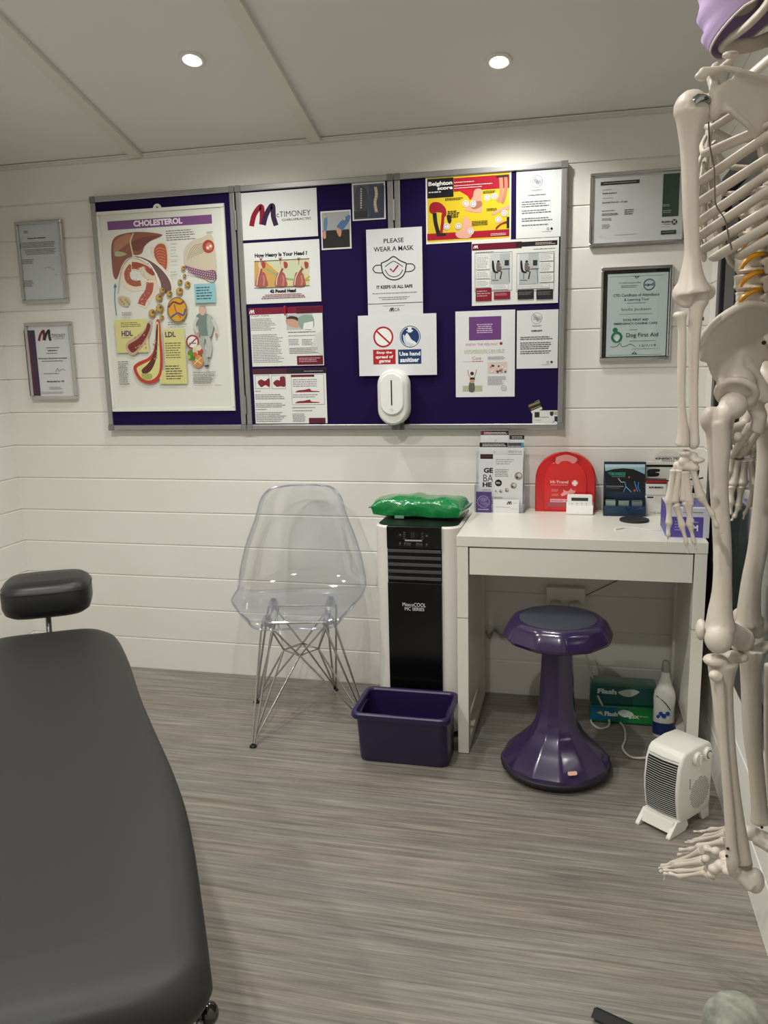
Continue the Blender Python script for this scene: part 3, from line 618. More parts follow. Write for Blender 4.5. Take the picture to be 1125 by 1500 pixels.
# --- head weight sheet
S = Sheet(YP-.001, *CR, .22).base(58, 410, 460, 708, PAP)
S.text(116, 455, 388, 482, 'How Heavy Is Your Head ?', '#161616', .03)
S.rect(115, 497, 400, 632, '#d8cf9c'); S.poly([(115, 500), (170, 500), (280, 600), (280, 632), (115, 632)], '#cfa45c'); S.poly([(190, 500), (290, 590), (400, 560), (400, 500)], '#cdd3b4'); S.line([(175, 540), (270, 590), (400, 600)], 10, '#8fae84', 6); S.line([(330, 632), (400, 580)], 8, '#d2a238')
for dx, ln in ((0, 0), (100, 14), (195, 26)):
    bx_, by_ = 152+dx, 530
    S.poly([(bx_-28, 632), (bx_-26, 590), (bx_-12-ln*.2, 560), (bx_+14, 560), (bx_+26, 590), (bx_+30, 632)], '#a85f58', 5)
    S.line([(bx_-14+ln*.1, 575), (bx_-4+ln*.5, 548), (bx_+ln*.7-2, 530)], 15, '#9c5650', 5)
    S.circ(bx_+ln, 518, 17, '#d9c9ad', 20); S.poly([(bx_+ln, 505), (bx_+ln+18, 508), (bx_+ln+21, 522), (bx_+ln+17, 536), (bx_+ln+4, 536)], '#a64a44', 4)
    S.line([(bx_-24, 625), (bx_-20, 590), (bx_-12+ln*.2, 560), (bx_-6+ln*.6, 535)], 4, '#e6ded0', 6)
    S.line([(bx_+10, 575), (bx_+14, 600), (bx_+10, 628)], 9, '#c98078', 4); S.poly([(bx_-11, 489), (bx_+5, 489), (bx_-3, 500)], '#8d1b2c'); S.line([(bx_-3, 497), (bx_-3, 520)], 2, '#8d1b2c'); S.rows(bx_-12, 482, bx_+8, 488, 1, '#8d3040', ragged=0)
S.rect(115, 494, 400, 497, '#55524a'); S.rect(115, 632, 400, 635, '#55524a')
S.rows(135, 636, 378, 640, 1, '#77736c'); S.text(195, 645, 330, 663, '42 Pound Head', '#161616', .03); S.rows(150, 668, 380, 694, 3, '#8f4a52', centre=True)
S.done('posture_sheet', None, 'white landscape sheet asking how heavy is your head with three red neck muscle figures', 'poster')
# --- two exercise leaflets
S = Sheet(YP-.001, *CR, .2).base(90, 745, 474, 1037, '#e2e3e0')
S.rect(84, 737, 470, 772, '#7d1834'); S.rect(330, 737, 470, 770, '#5a1a2e'); logo_m(S, 88, 752, 116, 774, '#f0e8ea', '#f0e8ea')
S.rect(278, 776, 418, 852, '#b8c0c2'); S.poly([(278, 800), (310, 785), (345, 800), (352, 830), (330, 845), (285, 830)], '#c9a08c', 4); S.poly([(280, 798), (300, 784), (335, 790), (345, 812), (318, 800)], '#4a3328', 4); S.poly([(350, 785), (415, 782), (418, 850), (360, 850), (340, 820)], '#8fa59a', 3); S.poly([(370, 820), (418, 810), (418, 852), (365, 852)], '#e6e8ea')
S.text(96, 780, 190, 787, 'TOP TIPS', INK, 0); S.rows(96, 795, 228, 860, 8, GRY); S.rows(104, 876, 272, 1025, 17, GRY); S.rows(288, 862, 440, 870, 1, INK); S.rows(290, 880, 462, 888, 1, GRY)
S.rows(292, 900, 348, 935, 4, GRY); S.rows(360, 900, 430, 935, 4, GRY); S.rows(294, 944, 462, 978, 4, GRY)
S.poly([(400, 960), (430, 880), (468, 850), (470, 985)], '#cfd2d0'); S.rows(294, 944, 462, 978, 4, GRY)
S.rect(334, 988, 470, 1034, '#6b1730'); S.rows(344, 996, 460, 1022, 3, '#c9a0ac')
S.done('advice_leaflet', None, 'sleep advice leaflet with maroon header and photo of a sleeping woman', 'leaflet')
S = Sheet(YP-.0012, *CR, .2).base(108, 1062, 492, 1336, '#e4e5e2')
S.rect(104, 1052, 488, 1082, '#4a1830'); S.rect(280, 1052, 488, 1080, '#26182a'); S.rows(370, 1064, 470, 1070, 1, '#b8a8b0')
for x in (118, 202): S.rect(x, 1090, x+76, 1158, '#77787a'); S.rect(x+2, 1092, x+74, 1156, '#e8e8e6')
S.poly([(132, 1125), (150, 1110), (170, 1118), (192, 1104), (194, 1148), (172, 1140), (150, 1150)], '#7d1f30', 4); S.poly([(212, 1128), (232, 1112), (246, 1116), (248, 1098), (272, 1098), (274, 1146), (250, 1146), (230, 1148)], '#7d1f30', 4)
S.rect(303, 1086, 478, 1240, '#8a8a8c'); S.rect(305, 1088, 476, 1238, '#e6e7e4'); S.rect(303, 1086, 424, 1098, '#6b1730')
for y in (1170, 1226): S.poly([(328, y+3), (345, y-4), (372, y-6), (400, y-12), (410, y-2), (446, y), (446, y+5), (380, y+6), (330, y+7)], '#8a2436', 3)
S.rows(312, 1106, 460, 1150, 4, GRY); S.rows(312, 1184, 450, 1206, 2, GRY); S.rows(120, 1168, 148, 1174, 1, INK); S.rows(120, 1184, 280, 1214, 3, GRY); S.rows(122, 1230, 286, 1256, 3, GRY); S.rows(122, 1262, 180, 1268, 1, INK); S.rows(124, 1276, 290, 1330, 6, GRY)
S.rows(310, 1252, 440, 1258, 1, INK); S.rows(312, 1266, 440, 1276, 1, GRY); S.rows(312, 1284, 388, 1330, 6, GRY); S.rect(396, 1308, 482, 1336, '#5a1a30')
S.done('exercise_leaflet', None, 'neck exercise leaflet with dark header, maroon figures, lowest sheet on the middle panel', 'leaflet')
# --- photographs
S = Sheet(YP-.001, *CR, .2).base(455, 246, 616, 436, '#d8d8d4')
S.rect(462, 253, 608, 428, '#55524e'); S.rect(462, 253, 608, 340, '#9fa3a4'); S.rect(466, 345, 606, 428, '#2c2a2c'); S.poly([(475, 270), (486, 265), (492, 300), (486, 350), (472, 360)], '#5f7f9c', 3); S.poly([(540, 320), (600, 262), (606, 290), (560, 350)], '#4f6d9c', 3); S.circ(480, 272, 7, '#c9a27a'); S.poly([(466, 355), (480, 345), (484, 380), (472, 385)], SKIN, 3); S.poly([(535, 330), (562, 340), (560, 372), (548, 370)], SKIN, 3); S.circ(578, 283, 7, '#b8a890')
S.done('photograph', None, 'small glossy photo of a person bending over a couch, beside the logo sheet', 'photograph')
S = Sheet(YP-.001, *CR, .2).base(616, 102, 792, 284, '#d8d8d4')
S.rect(624, 110, 784, 278, '#4b5260'); S.rect(700, 110, 704, 278, '#8f9296'); S.poly([(640, 130), (668, 115), (695, 140), (700, 240), (640, 245), (632, 180)], '#35363c', 4); S.poly([(704, 110), (784, 110), (784, 278), (704, 278)], '#2f3a50')
S.line([(738, 118), (744, 160), (736, 200), (744, 250)], 16, '#a8907a', 6)
for k in range(9): S.circ(740+3*math.sin(k*.9), 126+k*14, 6, '#cdbb9c', n=10); S.circ(665, 130+k*12, 4, '#c9c9c6', n=8)
S.rect(628, 244, 698, 278, '#25262a'); S.done('photograph', None, 'small glossy photo of spine models, overlapping the top frame by the hinge', 'photograph')
# --- mask notice and germs notice
S = Sheet(D-.0335, *CR, .25).base(690, 340, 984, 795, '#dcdee0', .0008)
S.text(780, 383, 884, 406, 'PLEASE', INK, .010); S.text(729, 424, 936, 449, 'WEAR A MASK', INK, .010)
S.line([(768, 512), (800, 498), (832, 478), (864, 498), (898, 512)], 6, INK, 6); S.line([(768, 512), (776, 560), (800, 588), (834, 598), (868, 588), (890, 560), (898, 512)], 6, INK, 6)
S.line([(788, 530), (812, 512), (832, 502), (854, 512), (880, 530)], 4, INK, 6); S.line([(788, 545), (806, 572), (834, 582), (862, 572), (880, 545)], 4, INK, 6)
S.line([(768, 522), (740, 524), (726, 542), (740, 560), (774, 562)], 5, INK, 6); S.line([(898, 516), (928, 516), (942, 534), (926, 552), (892, 556)], 5, INK, 6)
S.line([(814, 540), (830, 556), (856, 522)], 8, '#9c2346'); S.text(744, 624, 930, 641, 'IT KEEPS US ALL SAFE', INK, .02)
S.rows(722, 660, 952, 670, 1, GRY, ragged=0); S.rows(755, 682, 915, 702, 2, GRY, centre=True); S.rect(700, 716, 982, 719, '#4a4a4e'); S.rows(775, 727, 900, 733, 1, GRY); logo_m(S, 810, 740, 834, 762, INK, INK); S.text(836, 742, 864, 758, 'CA', '#55555a')
S.done('mask_notice', None, 'white please wear a mask notice with line-drawn face mask, taped over the hinge', 'notice')
S = Sheet(D-.0350, *CR, .25).base(648, 783, 1055, 1086, '#dee0e2', .0008)
S.circ(779, 892, 46, '#f0f0f0'); S.ring(779, 892, 52, 9, '#b3202e'); S.line([(745, 862), (812, 924)], 9, '#b3202e'); S.circ(917, 890, 54, '#1f3a6c'); S.ring(917, 890, 50, 3, '#e8ecf0')
S.rect(905, 840, 925, 868, '#e8ecf0'); S.rect(898, 856, 932, 862, '#e8ecf0'); S.poly([(890, 895), (900, 872), (912, 885), (925, 905), (945, 918), (948, 932), (925, 936), (905, 925)], '#e8ecf0', 4); S.poly([(880, 880), (892, 890), (900, 915), (940, 930), (905, 938), (885, 915)], '#c9d3e0', 4)
S.rect(726, 958, 843, 1031, '#b3202e'); S.text(744, 965, 824, 981, 'Stop the', '#f4eeee', .02); S.text(740, 986, 830, 1006, 'spread of', '#f4eeee', .02); S.text(757, 1011, 816, 1028, 'germs', '#f4eeee', .02)
S.rect(855, 957, 975, 1029, '#1f3a6c'); S.text(862, 967, 970, 988, 'Use hand', '#eef2f6', .02); S.text(866, 998, 964, 1021, 'sanitiser', '#eef2f6', .02)
S.done('sanitiser_notice', None, 'white notice with red stop-germs roundel and blue use hand sanitiser roundel', 'notice')
# --- beighton poster
CB = (600, 220, 4.5)
S = Sheet(YP-.001, *CB, .15).base(105, 175, 668, 590, '#e6e4da')
S.rect(116, 186, 658, 578, '#d9bd2c'); S.rect(290, 172, 658, 262, '#a51e30'); S.rect(116, 536, 658, 582, '#a51e30'); S.rect(116, 192, 290, 308, '#1b1a1e')
S.text(124, 205, 282, 240, 'Beighton', '#f0f0ee', .02); S.text(184, 243, 284, 260, 'score', '#f0f0ee', .02); S.rows(126, 268, 215, 286, 1, '#c9c9c6')
for k, (a_, b2) in enumerate(((294, 425), (294, 545), (294, 475))): S.rows(a_, 205+k*18, b2, 214+k*18, 1, '#f0dfe0', ragged=0)
S.poly([(130, 400), (136, 360), (165, 342), (205, 350), (238, 385), (242, 430), (225, 440), (215, 415), (180, 410), (150, 420)], '#9c1f30', 5); S.line([(165, 415), (172, 480), (190, 550)], 26, '#222024', 4); S.line([(222, 420), (216, 490), (208, 545)], 20, '#9c1f30', 4); S.poly([(246, 430), (270, 432), (276, 470), (262, 485), (250, 465)], '#2b2428', 4); S.rect(178, 548, 240, 566, '#2b2428')
S.poly([(325, 262), (430, 262), (420, 300), (400, 328), (380, 300)], '#c02434', 4); S.poly([(430, 262), (475, 262), (472, 330), (478, 380), (470, 412), (420, 408), (370, 398), (375, 375), (410, 340)], '#d7a08c', 4); S.poly([(400, 350), (470, 335), (475, 370), (420, 390)], '#a8705c', 4)
S.line([(600, 165), (605, 240), (600, 310), (580, 340)], 24, '#c08a70', 5); S.line([(632, 165), (636, 240), (622, 320), (608, 350)], 22, '#b57e66', 5); S.rect(572, 165, 650, 180, '#3a2c2c')
S.poly([(655, 362), (660, 385), (610, 402), (560, 425), (540, 428), (545, 415), (600, 385)], '#d7a08c', 4); S.poly([(655, 480), (610, 490), (575, 520), (568, 528), (572, 505), (610, 478), (650, 465)], '#8a3030', 4); S.rect(640, 440, 658, 514, '#2b2428')
S.poly([(355, 455), (375, 440), (400, 470), (415, 520), (400, 575), (330, 580), (305, 560), (310, 535), (345, 528)], '#dba692', 5)
for x, y in ((512, 314), (560, 303), (370, 352), (420, 355), (625, 416), (586, 458), (245, 504), (322, 502), (404, 537)): S.circ(x, y, 20, '#e8e4e8'); S.ring(x, y, 15, 3, '#8a4a6c'); S.line([(x, y-10), (x, y+10)], 3, '#b04a5a')
S.rows(235, 312, 365, 330, 2, '#3c3620'); S.rows(485, 264, 575, 284, 2, '#3c3620'); S.rows(508, 380, 590, 400, 2, '#3c3620'); S.rows(252, 396, 330, 446, 4, '#3c3620'); S.rows(412, 462, 540, 496, 3, '#3c3620'); S.rows(535, 545, 652, 563, 2, '#e8c9cc')
S.done('joint_poster', None, 'yellow and red joint mobility poster with bending figure and hands', 'poster')
# --- desk practice sheet
S = Sheet(YP-.0014, *CB, .2).base(410, 604, 978, 1006, '#e2e3e0')
S.rect(412, 610, 740, 655, '#6b1730'); S.rect(700, 600, 974, 632, '#2b2026'); logo_m(S, 420, 628, 452, 650, '#f0e8ea', '#f0e8ea'); S.rows(830, 604, 970, 622, 2, '#c9b8bc')
S.rows(430, 668, 555, 677, 1, INK, ragged=0); S.rows(815, 645, 960, 655, 1, INK, ragged=0)
for x0 in (430, 706):
    S.rect(x0, 680, x0+246, 925, '#77787a'); S.rect(x0+3, 684, x0+243, 921, '#dfe0de')
for x0 in (535, 722):
    S.rect(x0, 684, x0+128, 880, '#b4b8ba'); S.rect(x0, 684, x0+60, 800, '#c8cccd')
    S.circ(x0+50, 735, 9, '#2a2628'); S.poly([(x0+38, 745), (x0+62, 745), (x0+72, 790), (x0+40, 800)], '#6a6668', 3); S.line([(x0+45, 795), (x0+72, 802), (x0+62, 850)], 9, '#3a3638'); S.line([(x0+58, 760), (x0+92, 775)], 6, '#c9a896')
    S.poly([(x0+8, 735), (x0+20, 732), (x0+28, 790), (x0+50, 805), (x0+45, 812), (x0+14, 800)], '#26262a', 3); S.line([(x0+30, 808), (x0+30, 850)], 4, '#333333'); S.line([(x0+8, 858), (x0+52, 858)], 4, '#333333'); S.rect(x0+92, 725, x0+120, 760, '#33353a'); S.rect(x0+75, 780, x0+128, 786, '#4a4a4c'); S.line([(x0+118, 786), (x0+124, 870)], 3, '#4a4a4c')
for (a_, b2, c_, d_) in ((440, 696, 530, 785), (440, 795, 530, 845), (440, 855, 530, 905), (552, 885, 650, 918), (858, 684, 950, 730), (858, 738, 950, 800), (858, 812, 950, 868), (712, 885, 920, 912)):
    S.rect(a_, b2, c_, d_, '#a0a2a4'); S.rect(a_+2, b2+2, c_-2, d_-2, '#e6e7e4'); S.rows(a_+6, b2+6, c_-8, d_-6, max(2, int((d_-b2)/11)), '#9a9ca0')
for (a_, b2, c_, d_, col) in ((436, 912, 542, 992, '#8a1f30'), (556, 932, 664, 982, '#8a1f30'), (712, 922, 818, 980, '#2a262a'), (836, 920, 944, 980, '#2a262a')): S.rect(a_, b2, c_, d_, col); S.rows(a_+8, b2+10, c_-10, d_-24, 3, '#b89aa0' if col[1] == '8' else '#77777a')
S.done('desk_posture_sheet', None, 'white sheet comparing bad and good desk practice with two seated figures', 'poster')
def crest(S, x, y, r, c='#8a8a94'):
    S.ring(x, y, r, 3, c)
    rr_ = random.Random(11)
    for k in range(14):
        a_ = rr_.uniform(0, 6.28); q = rr_.uniform(.1, .75)*r; S.ring(x+q*math.cos(a_), y+q*math.sin(a_), r*.22, 2, c, n=10)
S = Sheet(YP-.001, *CB, .15).base(705, 146, 998, 568, '#dfe2e2'); crest(S, 838, 206, 40); S.rows(800, 256, 878, 270, 2, GRY, centre=True)
S.text(780, 290, 900, 300, 'CANCELLATION POLICY', '#4a4a50', .02)
for y, n in ((330, 3), (388, 2), (440, 2), (484, 1)): S.rows(740, y, 945, y+n*15, n, '#6c6e72')
S.circ(936, 517, 8, '#1c1c20'); S.ring(912, 518, 8, 3, GRY); S.rows(872, 532, 940, 538, 1, GRY); S.done('policy_sheet', None, 'white cancellation policy sheet with round crest, top right of the board', 'notice')
CC = (600, 420, 4.5)
S = Sheet(YP-.001, *CC, .15).base(708, 158, 975, 536, '#dfe2e2'); crest(S, 838, 208, 37); S.rows(806, 252, 872, 264, 2, GRY, centre=True); S.text(802, 285, 874, 296, 'COMPLAINTS', '#2a2a30', .03)
for y, n in ((325, 2), (362, 4), (418, 2)): S.rows(730, y, 945, y+n*13, n, '#55575c', ragged=.12)
S.circ(936, 496, 8, '#1c1c20'); S.ring(910, 497, 8, 3, GRY); S.rows(872, 510, 940, 516, 1, GRY); S.done('complaints_sheet', None, 'white complaints notice with round crest, below the desk practice sheet on the right', 'notice')
S = Sheet(YP-.001, *CC, .2).base(302, 164, 692, 724, '#e2e2e4'); S.rect(391, 200, 604, 349, '#6f3f80'); S.rows(435, 242, 555, 308, 5, '#cdbcd4', centre=True)
S.text(372, 372, 582, 388, 'KNOW THE FEELING?!', '#b04a5c'); S.circ(603, 374, 10, '#8a3038'); S.text(362, 414, 626, 434, 'HYPOPRESSIVES CAN HELP!', '#96a85c'); S.rect(362, 437, 626, 439, '#96a85c')
S.text(414, 460, 472, 482, 'Core', '#c04a5c'); S.rows(410, 486, 486, 498, 1, '#c04a5c', ragged=0); S.rows(350, 492, 405, 497, 1, GRY)
S.rect(350, 652, 480, 690, '#b4b694'); S.poly([(392, 690), (395, 630), (425, 630), (428, 690)], '#5c6250', 3); S.poly([(398, 600), (430, 600), (424, 632), (400, 632)], '#c99a80', 3); S.rect(398, 598, 430, 612, '#26262a'); S.circ(412, 572, 12, '#3a2a24'); S.line([(402, 600), (388, 575), (384, 548)], 6, '#c99a80', 4); S.line([(426, 600), (434, 575), (442, 546)], 6, '#c99a80', 4)
S.rect(516, 498, 642, 568, '#d9c4bc'); rnd = random.Random(2)
for k in range(16): x = rnd.uniform(522, 634); y = rnd.uniform(504, 556); S.poly([(x, y), (x+9, y+2), (x+7, y+14), (x-4, y+12)], rnd.choice(['#2a2a30', '#c96a80', '#b07a6a', '#efe4dc', '#3a3034']))
S.rows(516, 458, 634, 480, 3, GRY); S.rows(514, 588, 638, 648, 7, GRY); S.ring(621, 667, 18, 3, GRY); S.rows(612, 663, 630, 671, 1, GRY); S.done('exercise_class_poster', None, 'white poster with purple box and woman stretching her arms, left of complaints notice', 'poster')
S = Sheet(YP-.0006, *CC, .3); S.baseq([(780, 778), (852, 746), (876, 806), (806, 836)], '#dcd8cc'); S.poly([(780, 776), (852, 748), (872, 790), (796, 822)], '#26221e'); S.line([(784, 792), (860, 762)], 4, '#a89468'); S.line([(800, 810), (862, 785)], 6, '#8f7f5c'); S.line([(786, 784), (856, 756)], 3, '#c9b88c'); S.done('business_card', None, 'tilted black and gold business card above the white card in the lower right corner', 'card')
S = Sheet(YP-.0016, *CC, .3).base(810, 816, 980, 912, '#dcdcda'); S.rect(824, 826, 856, 862, '#2a2c28'); S.rows(858, 856, 920, 864, 1, '#55555a'); S.rows(824, 876, 880, 882, 1, '#55555a'); S.poly([(924, 824), (950, 822), (948, 845), (937, 854), (926, 845)], '#2c2c30'); S.rect(952, 822, 980, 845, '#b8a98c'); S.rect(955, 854, 980, 886, '#26283c'); S.circ(960, 902, 19, '#1c1c1e'); S.circ(960, 902, 15, '#e8e8e6'); S.ring(960, 902, 7, 2, '#77777a'); S.done('business_card', None, 'white business card tucked in the lower right corner of the board', 'card')
# pins
mb = MB(); c = BY(417.5, 455, YP-.01); mb.lathe([(.002, 0), (.0035, .004), (.0022, .008), (.0022, .024), (.0045, .032), (.001, .036)], (c.x, YP-.012, c.z-.018), 12, cap=False); tag(mb.build('drawing_pin', mat('red_plastic', (190, 22, 28), .3), None), 'red push pin holding the sleep advice leaflet', 'pin')

# --- sanitiser dispenser (stadium shaped)
a, b_ = BY(554, 541, D-.06), BY(600, 622, D-.06); cx, cz = (a.x+b_.x)/2, (a.z+b_.z)/2; W2 = (b_.x-a.x)/2; H2 = (a.z-b_.z)/2
dp = thing('sanitiser_dispenser', (cx, D-.03, b_.z), 'white oval hand sanitiser dispenser fixed below the germs notice', 'dispenser')
def stad(w_, h_, y, dz=0, n=12):
    o = []
    for k in range(n+1): t = PI*k/n; o.append(Vector((cx+w_*math.cos(t), y, cz+dz+(h_-w_)+w_*math.sin(t))))
    for k in range(n+1): t = PI+PI*k/n; o.append(Vector((cx+w_*math.cos(t), y, cz+dz-(h_-w_)+w_*math.sin(t))))
    return o
mb = MB(); R_ = [stad(W2, H2, D-.031), stad(W2, H2, D-.078), stad(W2-.003, H2-.003, D-.086), stad(W2-.008, H2-.008, D-.090)]; mb.grid(R_, closed=True); mb.add(R_[-1], [tuple(range(26))]); mb.add(R_[0], [tuple(range(26))]); bd = mb.build('body', PLW, dp, smooth=50)
mb = MB(); R_ = [stad(W2-.012, H2-.024, D-.089, .012), stad(W2-.013, H2-.025, D-.096, .012), stad(W2-.017, H2-.029, D-.099, .012)]; mb.grid(R_, closed=True); mb.add(R_[-1], [tuple(range(26))]); mb.build('raised_cover', mat('dispenser_cover', (240, 240, 238), .25), dp, smooth=50)
mb = MB(); mb.bx(cx-.0022, cx+.0022, D-.1000, D-.0985, cz-.028, cz+.062); mb.build('level_window', BLK, dp, smooth=0)
mb = MB(); mb.lathe([(.004, 0), (.005, 0), (.005, .001), (.004, .001)], (cx, D-.0985, cz-.045), 16, ax=Matrix.Rotation(PI/2, 3, 'X'), cap=False); mb.build('indicator', mat('pale_grey', (180, 180, 178), .4), dp)
mb = MB(); mb.box((cx+.014, D-.045, cz-H2-.006), (.012, .03, .02)); mb.build('bracket', mat('grey_corner', (120, 120, 122), .5), dp, smooth=0)

# ------------------------------------------------------------------ framed certificates
def frame(px0, py0, px1, py1, label, cat='framed certificate', rim=.014, col=CHR, mount='#e2e4e6', dep=.018):
    a, b_ = BY(px0, py0, D-dep), BY(px1, py1, D-dep); t = thing('framed_certificate', ((a.x+b_.x)/2, D, b_.z), label, cat)
    mb = MB(); y0, y1 = D-dep, D-.0005
    for (x0, x1, z0, z1) in ((a.x, b_.x, a.z-rim, a.z), (a.x, b_.x, b_.z, b_.z+rim), (a.x, a.x+rim, b_.z+rim, a.z-rim), (b_.x-rim, b_.x, b_.z+rim, a.z-rim)): mb.bx(x0, x1, y0, y1, z0, z1)
    mb.build('frame', col, t, smooth=0, bevel=.003)
    mb = MB(); mb.bx(a.x+rim-.002, b_.x-rim+.002, D-.009, D-.002, b_.z+rim-.002, a.z-rim+.002); mb.build('backing', ink(mount), t, smooth=0)
    mb = MB(); mb.bx(a.x+rim-.001, b_.x-rim+.001, D-dep+.003, D-dep+.0045, b_.z+rim-.001, a.z-rim+.001); t['_g'] = 1
    mb.build('glass', clear('picture_glass', (254, 254, 254), .01, .02, .2, k=.3), t, smooth=0); del t['_g']
    return t
CL = (0, 270, 3.125)
t = frame(20, 325, 99, 442, 'silver framed plain typed letter on the left wall area, upper of two', mount='#cfd4dc')
S = Sheet(D-.0095, *CL, .3, .0003); S.rows(108, 212, 130, 226, 3, '#66686c'); S.text(125, 242, 210, 249, 'Private and confidential', '#3a3a40', .02); S.rows(90, 262, 256, 290, 4, '#66686c', ragged=.05); S.rows(105, 294, 262, 322, 4, '#66686c', ragged=.2, centre=True); S.rows(92, 342, 160, 366, 3, '#77797c'); S.rows(105, 438, 160, 470, 5, '#77797c'); S.line([(205, 385), (225, 380), (250, 392)], 1.6, '#55555c', 5); S.rows(250, 412, 270, 416, 1, '#77797c'); S.done('letter', t)
t = frame(34, 473, 113, 585, 'silver framed certificate with maroon stripe and brush M logo, lower of two')
S = Sheet(D-.0095, *CL, .3, .0003); S.rect(124, 668, 138, 968, '#4a1226'); S.rect(138, 668, 158, 968, '#8d1b3c'); S.rect(158, 668, 162, 968, '#3a2148')
logo_m(S, 172, 664, 236, 720, '#7d1a30', '#1c1a24'); S.text(228, 684, 300, 702, 'cTIMONEY', '#6a6a70'); S.rows(248, 704, 298, 709, 1, '#88888c'); S.rows(212, 744, 272, 752, 1, '#55555a', ragged=0); S.text(218, 757, 264, 765, 'Stella Jackson', '#1c1c20', .02); S.rows(212, 770, 270, 776, 1, '#55555a')
S.text(176, 793, 308, 801, 'McTimoney Chiropractic Association', '#1c1c20', .02); S.rows(192, 806, 296, 812, 1, '#33333a'); S.line([(256, 858), (264, 842), (272, 856), (284, 846), (300, 852)], 1.8, '#33333a', 5); S.rows(200, 862, 296, 870, 1, '#88888c'); S.text(216, 898, 294, 908, 'Membership No. 178', '#1c1c20', .02); S.rows(225, 925, 290, 940, 2, '#99999c'); S.rows(190, 948, 308, 960, 2, '#a9a9ac'); S.done('certificate', t)
CD = (840, 230, 4.5455)
t = frame(865, 254, 1003, 354, 'landscape silver framed first aid certificate with green block', mount='#dfe2e2', rim=.010)
S = Sheet(D-.0095, *CD, .3, .0003); S.rect(182, 158, 440, 182, '#26282a'); S.rows(200, 166, 420, 174, 1, '#b8bab8', ragged=0); S.rows(195, 214, 270, 222, 1, '#77797a'); S.text(194, 236, 290, 247, 'Stella Jackson', '#33353a', .02); S.rows(195, 270, 270, 277, 1, '#99999a'); S.text(192, 293, 360, 308, 'Essential first aid - all ages', '#55575a', .01)
S.rows(190, 352, 300, 362, 1, '#66686a'); S.rows(190, 372, 306, 390, 2, '#44464a'); S.rows(340, 344, 410, 384, 3, '#55575a'); S.rows(190, 405, 262, 424, 2, '#88898a'); S.rows(190, 446, 245, 478, 3, '#99999a'); S.rows(275, 512, 435, 518, 1, '#99999a')
S.rect(600, 114, 698, 392, '#27442f'); S.rows(596, 312, 650, 330, 2, '#b8c4ba'); S.rows(598, 350, 664, 374, 2, '#a8b8ac'); S.text(586, 424, 648, 440, 'St John', '#1f2a24', .03); S.rows(586, 445, 646, 451, 1, '#1f2a24', ragged=0); S.circ(671, 432, 19, '#1c2420'); S.line([(660, 421), (682, 443)], 5, '#e6e8e6'); S.line([(682, 421), (660, 443)], 5, '#e6e8e6'); S.rows(586, 460, 646, 466, 1, '#88898a'); S.rect(582, 488, 682, 514, '#22322a'); S.rows(592, 496, 672, 504, 1, '#8fa898'); S.rows(172, 530, 192, 535, 1, '#99999a'); S.done('certificate', t)
t = frame(881, 392, 981, 527, 'portrait silver framed dog first aid certificate with black mount', mount='#17191c', rim=.011)
S = Sheet(D-.0095, *CD, .3, .0003).base(230, 782, 612, 1322, '#cddcdc', .0004)
S.rect(240, 792, 604, 794, '#333f42'); S.rect(232, 1316, 590, 1318, '#333f42')
for x, y in ((422, 800), (405, 1305)): S.poly([(x-22, y-8), (x+22, y-8), (x, y+10)] if y < 1000 else [(x-22, y+8), (x+22, y+8), (x, y-10)], '#4a4a42'); S.circ(x, y, 4, '#cddcdc')
S.text(302, 832, 450, 843, 'The CPD Standards Office', '#4a5256'); S.rows(318, 852, 430, 872, 2, '#66706f'); S.ring(505, 849, 40, 5, '#44566a'); S.ring(505, 849, 33, 2, '#44566a'); S.text(476, 838, 533, 862, 'cpd', '#33445a', .02)
S.text(267, 908, 572, 928, 'CPD Certificate of Attendance', '#3c4a4e', .005); S.text(338, 940, 500, 961, '& Learning Tool', '#3c4a4e', .005); S.rows(358, 968, 478, 976, 1, '#66706f', ragged=0); S.text(318, 1004, 515, 1027, 'Stella Jackson', '#2a3438', -.005); S.rect(306, 1044, 526, 1046, '#66706f')
S.text(332, 1076, 498, 1091, 'DOG FIRST AID', '#2c3a3e', .01); S.text(270, 1101, 558, 1115, 'EMERGENCY CANINE CARE', '#2c3a3e', .01); S.rows(372, 1146, 440, 1154, 1, '#66706f')
S.circ(278, 1153, 17, '#1c7a62'); S.ring(288, 1200, 38, 16, '#1c7a62'); S.poly([(275, 1215), (285, 1188), (302, 1192), (306, 1210), (290, 1228)], '#e4eeea', 4); S.text(352, 1170, 563, 1205, 'Dog First Aid', '#26383a', .005); S.rows(375, 1220, 550, 1227, 1, '#66706f', ragged=0)
S.line([(245, 1264), (285, 1262), (310, 1240), (322, 1262), (350, 1258), (380, 1246), (412, 1262)], 3, '#2a3034', 5); S.text(438, 1246, 548, 1262, '12/1/19', '#2a3034'); S.rect(390, 1275, 562, 1277, '#66706f'); S.done('certificate', t)
# ------------------------------------------------------------------ things on the desk
# leaflet holder
Yh = 2.885; a, b_ = BY(696, 752, Yh), BY(766, 752, Yh); hz = dh
lh = thing('leaflet_holder', ((a.x+b_.x)/2, Yh, hz), 'clear acrylic leaflet holder full of leaflets on the left end of the desk', 'leaflet holder')
AC = clear('holder_acrylic', (240, 244, 248), .10, .04, .5); x0, x1 = a.x-.002, b_.x+.004
mb = MB(); mb.bx(x0, x1, Yh+.045, Yh+.048, hz, hz+.215); mb.bx(x0, x1, Yh-.003, Yh+.045, hz, hz+.003); mb.bx(x0, x0+.0025, Yh-.003, Yh+.045, hz, hz+.10); mb.bx(x1-.0025, x1, Yh-.003, Yh+.045, hz, hz+.10); mb.bx(x0, x1, Yh-.003, Yh-.0005, hz, hz+.032); mb.build('holder', AC, lh, smooth=0)
CH = (690, 625, 10.71)
